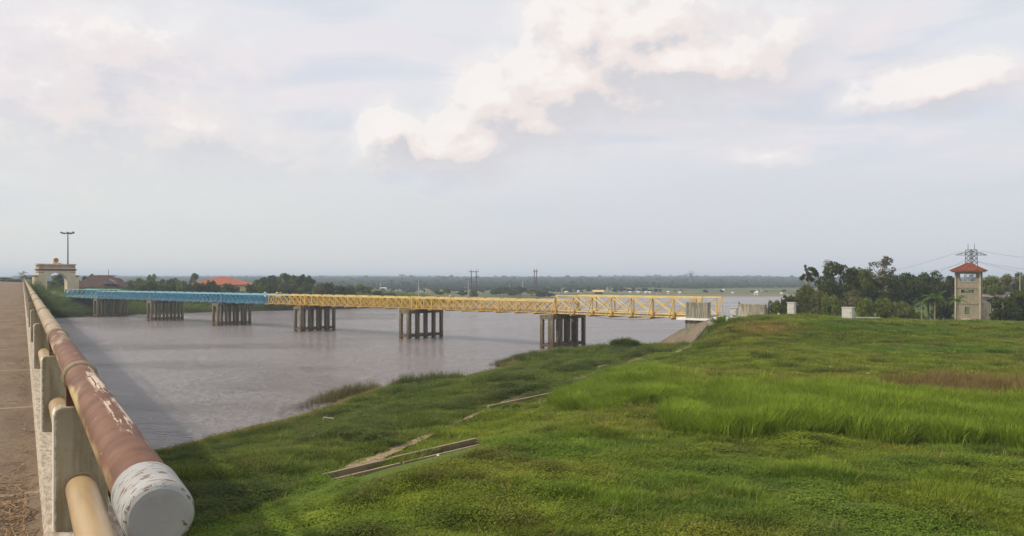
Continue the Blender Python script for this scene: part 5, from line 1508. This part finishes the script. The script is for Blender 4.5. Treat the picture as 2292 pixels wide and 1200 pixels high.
# tall lush grass band
wob = 28 * (fbm(px * .010, py * .03, 4) - .5) + rng.normal(size=n) * 5
tall = in_poly_px(px, py + wob, [(1490, 955), (1500, 905), (1620, 880), (1900, 888), (2160, 900), (2600, 930), (2600, 1010), (2300, 1008), (1980, 985), (1750, 975), (1560, 985)]) | \
       in_poly_px(px, py + wob, [(1235, 915), (1300, 878), (1370, 842), (1450, 836), (1560, 858), (1580, 880), (1460, 905), (1330, 925)])
tsel = tall & (sm_ < .85)
T_ = np.where(tsel, np.where(rng.random(n) < .5, 4, 5), T_)
tg = np.array([.140, .245, .014]) * (1 + .35 * (med - .5))[:, None]
green = np.where(tsel[:, None], tg, green)
hs = np.where(tsel, .62 + .5 * (med - .4), hs)
hs = np.where(tsel & (px < 1600), hs * .75, hs)
# reddish seed grass behind it on the right
seed = in_poly_px(px, py + wob, [(1930, 888), (2080, 868), (2600, 862), (2600, 930), (2250, 915), (2100, 902)]) & (sm_ < .8)
T_ = np.where(seed, 6, T_); green = np.where(seed[:, None], np.array([.155, .140, .045]) * (1 + .5 * (med - .5))[:, None], green); hs = np.where(seed, .75, hs)
# dry patch on the levee face
dry = np.exp(-(((px - 1715) / 70) ** 2 + ((py - 738) / 16) ** 2))[:, None] * .8
green = green * (1 - dry) + np.array([.27, .225, .07]) * dry
dryline = np.exp(-(((py - 855 - .01 * (px - 1500)) / 22) ** 2))[:, None] * .22 * (px > 1500)[:, None]
green = green * (1 - dryline) + np.array([.22, .18, .05]) * dryline
# bench: darker mixed growth, dark weeds
dk = np.array([.085, .135, .020]) * (1 + .9 * (big - .45))[:, None]
green = np.where((bench & (sr > 1))[:, None], green * .35 + dk * .65, green)
weeds = bench & (sr > 1.2) & (fbm(x * .28 + 12, y * .28 + 40, 4) + .14 * (rng.random(n) - .5) > .60) & (sr > 2.5)
T_ = np.where(weeds & (sm_ < .45), 7, T_); hs = np.where(weeds, .55 + .5 * (med - .3), hs)
green = np.where(weeds[:, None], np.array([.070, .118, .016]) * (1 + .6 * (med - .5))[:, None], green)
# brownish water margin
rim = (sr < 1.5) & bench
green = np.where(rim[:, None], np.array([.150, .175, .035]) * (1 + .4 * (med - .5))[:, None], green)
# sprinkling of taller weeds on the field
wf = (~bench) & (~tall) & (fbm(x * .4 + 91, y * .4 + 2, 3) > .60) & (sm_ < .3)
T_ = np.where(wf, 7, T_); hs = np.where(wf, .38, hs)
lone = (~tall) & (rng.random(n) < .004); T_ = np.where(lone, rng.choice([4, 5, 7], n), T_); hs = np.where(lone, rng.uniform(.2, .42, n), hs)
green = np.where(lone[:, None], np.array([.115, .190, .022]) * rng.uniform(.5, 1.3, n)[:, None], green)
dead = (rng.random(n) < .004); T_ = np.where(dead, 6, T_); hs = np.where(dead, rng.uniform(.25, .5, n), hs); green = np.where(dead[:, None], np.array([.26, .21, .10]), green)
hs = hs * np.where(~tall, .72 + .55 * sst(fbm(x * .9 + 60, y * .9 + 11, 3), .42, .72), 1)
S3 = np.column_stack([S, S, S * hs]) * rng.uniform(.75, 1.25, n)[:, None]
lowlvl = (y > 60) & ~bench; S3[lowlvl, 2] *= .8
scatter('grass', np.column_stack([x, y, z]), T_, S3, np.clip(green * np.array([1.62, 1.26, 1.45]) + np.array([0, 0, .010]), .008, .5))

# reeds standing at and in the water
rp, rt_, rs3, rc = [], [], [], []
def reeds(n_, pxa, pya, pxb, pyb, spread, hgt, dens_in, col_, typ=6):
    for i in range(n_):
        f = rng.random(); q = ppx(pxa + (pxb - pxa) * f, pya + (pyb - pya) * f)
        a = q.x + rng.normal() * spread; b_ = q.y + rng.normal() * spread * 1.2; zz = gz(a, b_)
        for _ in range(6):
            if zz > -.35: break
            a *= .982; b_ *= .982; zz = gz(a, b_)
        rp.append((a, b_, zz)); rt_.append(typ); s_ = rng.uniform(.7, 1.3); rs3.append((s_, s_, s_ * hgt)); rc.append(np.array(col_) * rng.uniform(.8, 1.2))
reeds(520, 690, 918, 830, 880, .7, 1.45, 0, (.17, .145, .06))
reeds(160, 600, 942, 700, 915, .7, 1.3, 0, (.13, .10, .06))
reeds(300, 830, 872, 1010, 852, .5, 1.0, 0, (.13, .15, .045))
reeds(260, 1115, 820, 1200, 795, .4, .8, 0, (.12, .135, .04))
reeds(60, 380, 985, 600, 945, .6, .9, 0, (.08, .07, .045))
reeds(420, 700, 905, 1100, 822, 1.0, .35, 0, (.12, .14, .045), 5)
reeds(220, 360, 996, 690, 922, .8, .28, 0, (.07, .10, .03), 5)
reeds(200, 760, 872, 860, 862, .5, 1.3, 0, (.09, .13, .03), 5)
scatter('reeds', np.array(rp), np.array(rt_), np.array(rs3), np.array(rc))

# far bank cover
N1 = 42000
y = rng.uniform(165, 300, N1); r2 = rng.uniform(-.66, -.02, N1); x = r2 * y; z = height(x, y); sr, st = ground_info(x, y)
k = (z > .02) & (sr > 0) & ~river_side(x, y); x, y, z, sr = x[k], y[k], z[k], sr[k]; n = len(x)
lx = (x - BORG.x) * BA.x + (y - BORG.y) * BA.y; ly = -(x - BORG.x) * BA.y + (y - BORG.y) * BA.x
rx = x - RP0.x; ry = y - RP0.y; tq = rx * RDIR.x + ry * RDIR.y; lq = rx * RNRM.x + ry * RNRM.y
k = ~((lx > 144) & (lx < 175) & (ly < 2) & (ly > -6.5)) & ~((tq > 180) & (lq > -14) & (lq < 2)); x, y, z, sr = x[k], y[k], z[k], sr[k]; n = len(x)
big = fbm(x * .05, y * .05, 3)
colr = np.stack([.120 + .09 * big, .155 + .10 * big, .025 + .01 * big], 1) * np.where(sr < 5, .6, 1)[:, None]
S_ = rng.uniform(2.2, 4.2, n); T_ = np.where(rng.random(n) < .5, 3, np.where(rng.random(n) < .5, 7, 1))
scatter('bank_scrub', np.column_stack([x, y, z]), T_, np.column_stack([S_, S_, S_ * .8]), np.clip(colr, .01, .4))

# far plain scrub and woods on the plateau: thousands of crowns, nobody could count them
N2 = 42000
u = rng.random(N2); D = 410 * (3400 / 410) ** u; ratio = rng.uniform(-.62, .72, N2); x = ratio * D; z = height(x, D); sr, st = ground_info(x, D)
dn = fbm(x * .006, D * .003, 3)
k = (z > .1) & (sr > 3) & (rng.random(N2) < np.where(D > 620 + 500 * (dn - .5), 1.0, sst(dn, .56, .66) * .5 * sst(D, 430, 620))) & ~river_side(x, D); x, D, z = x[k], D[k], z[k]; n = len(x)
S_ = rng.uniform(.8, 1.5, n) * np.clip(D / 230, 2.2, 9); hsc = rng.uniform(.5, 1.0, n) * np.clip(.62 - D / 9000, .28, .6)
tall_ = rng.random(n) < .03; hsc = np.where(tall_, hsc * 1.8, hsc)
g_ = fbm(x * .004 + 5, D * .002, 3)[:, None]
colr = np.array([.030, .055, .022]) * (1 - g_) + np.array([.085, .110, .045]) * g_
fo = bpy.data.collections['tuft_sources']
V, F = cards(rnd_unit(70) * np.array([.5, .5, .5]) * rng.uniform(.5, 1, (70, 1)) + np.array([0, 0, .5]), .22, .7)
me = np_mesh('tuft', V, F, [gm]); o = bpy.data.objects.new('tuft_%02d' % len(src.objects), me); src.objects.link(o)
scatter('far_woods', np.column_stack([x, D, z]), np.full(n, 8), np.column_stack([S_, S_, S_ * hsc]), colr)

# litter in the grass
lb = MB(); rl_ = random.Random(9)
for (px, py) in ((1232, 822), (1858, 828), (1943, 843), (733, 945), (1010, 862), (1445, 768), (1270, 782), (1362, 810), (980, 1030), (1700, 790), (1145, 820)):
    p = ppx(px, py, .14); r_ = rl_.uniform(.05, .11); a = rl_.uniform(0, 3)
    lb.add([p + Vector((math.cos(a + j * 1.57) * r_ * (1.4 if j % 2 else .8), math.sin(a + j * 1.57) * r_ * (1.4 if j % 2 else .8), rl_.uniform(0, .1))) for j in range(4)], [(0, 1, 2, 3)])
lb.build('litter', M['white'], None, kind='stuff')
p = ppx(733, 948); o = MB().tube([p + Vector((-.25, 0, 0)), p + Vector((-.2, 0, .32)), p + Vector((.3, .1, .22))], .035, 8).build('bent_pipe', M['white'], None)
tag(o, 'short bent white pipe sticking out of the grass by the reeds', 'pipe')
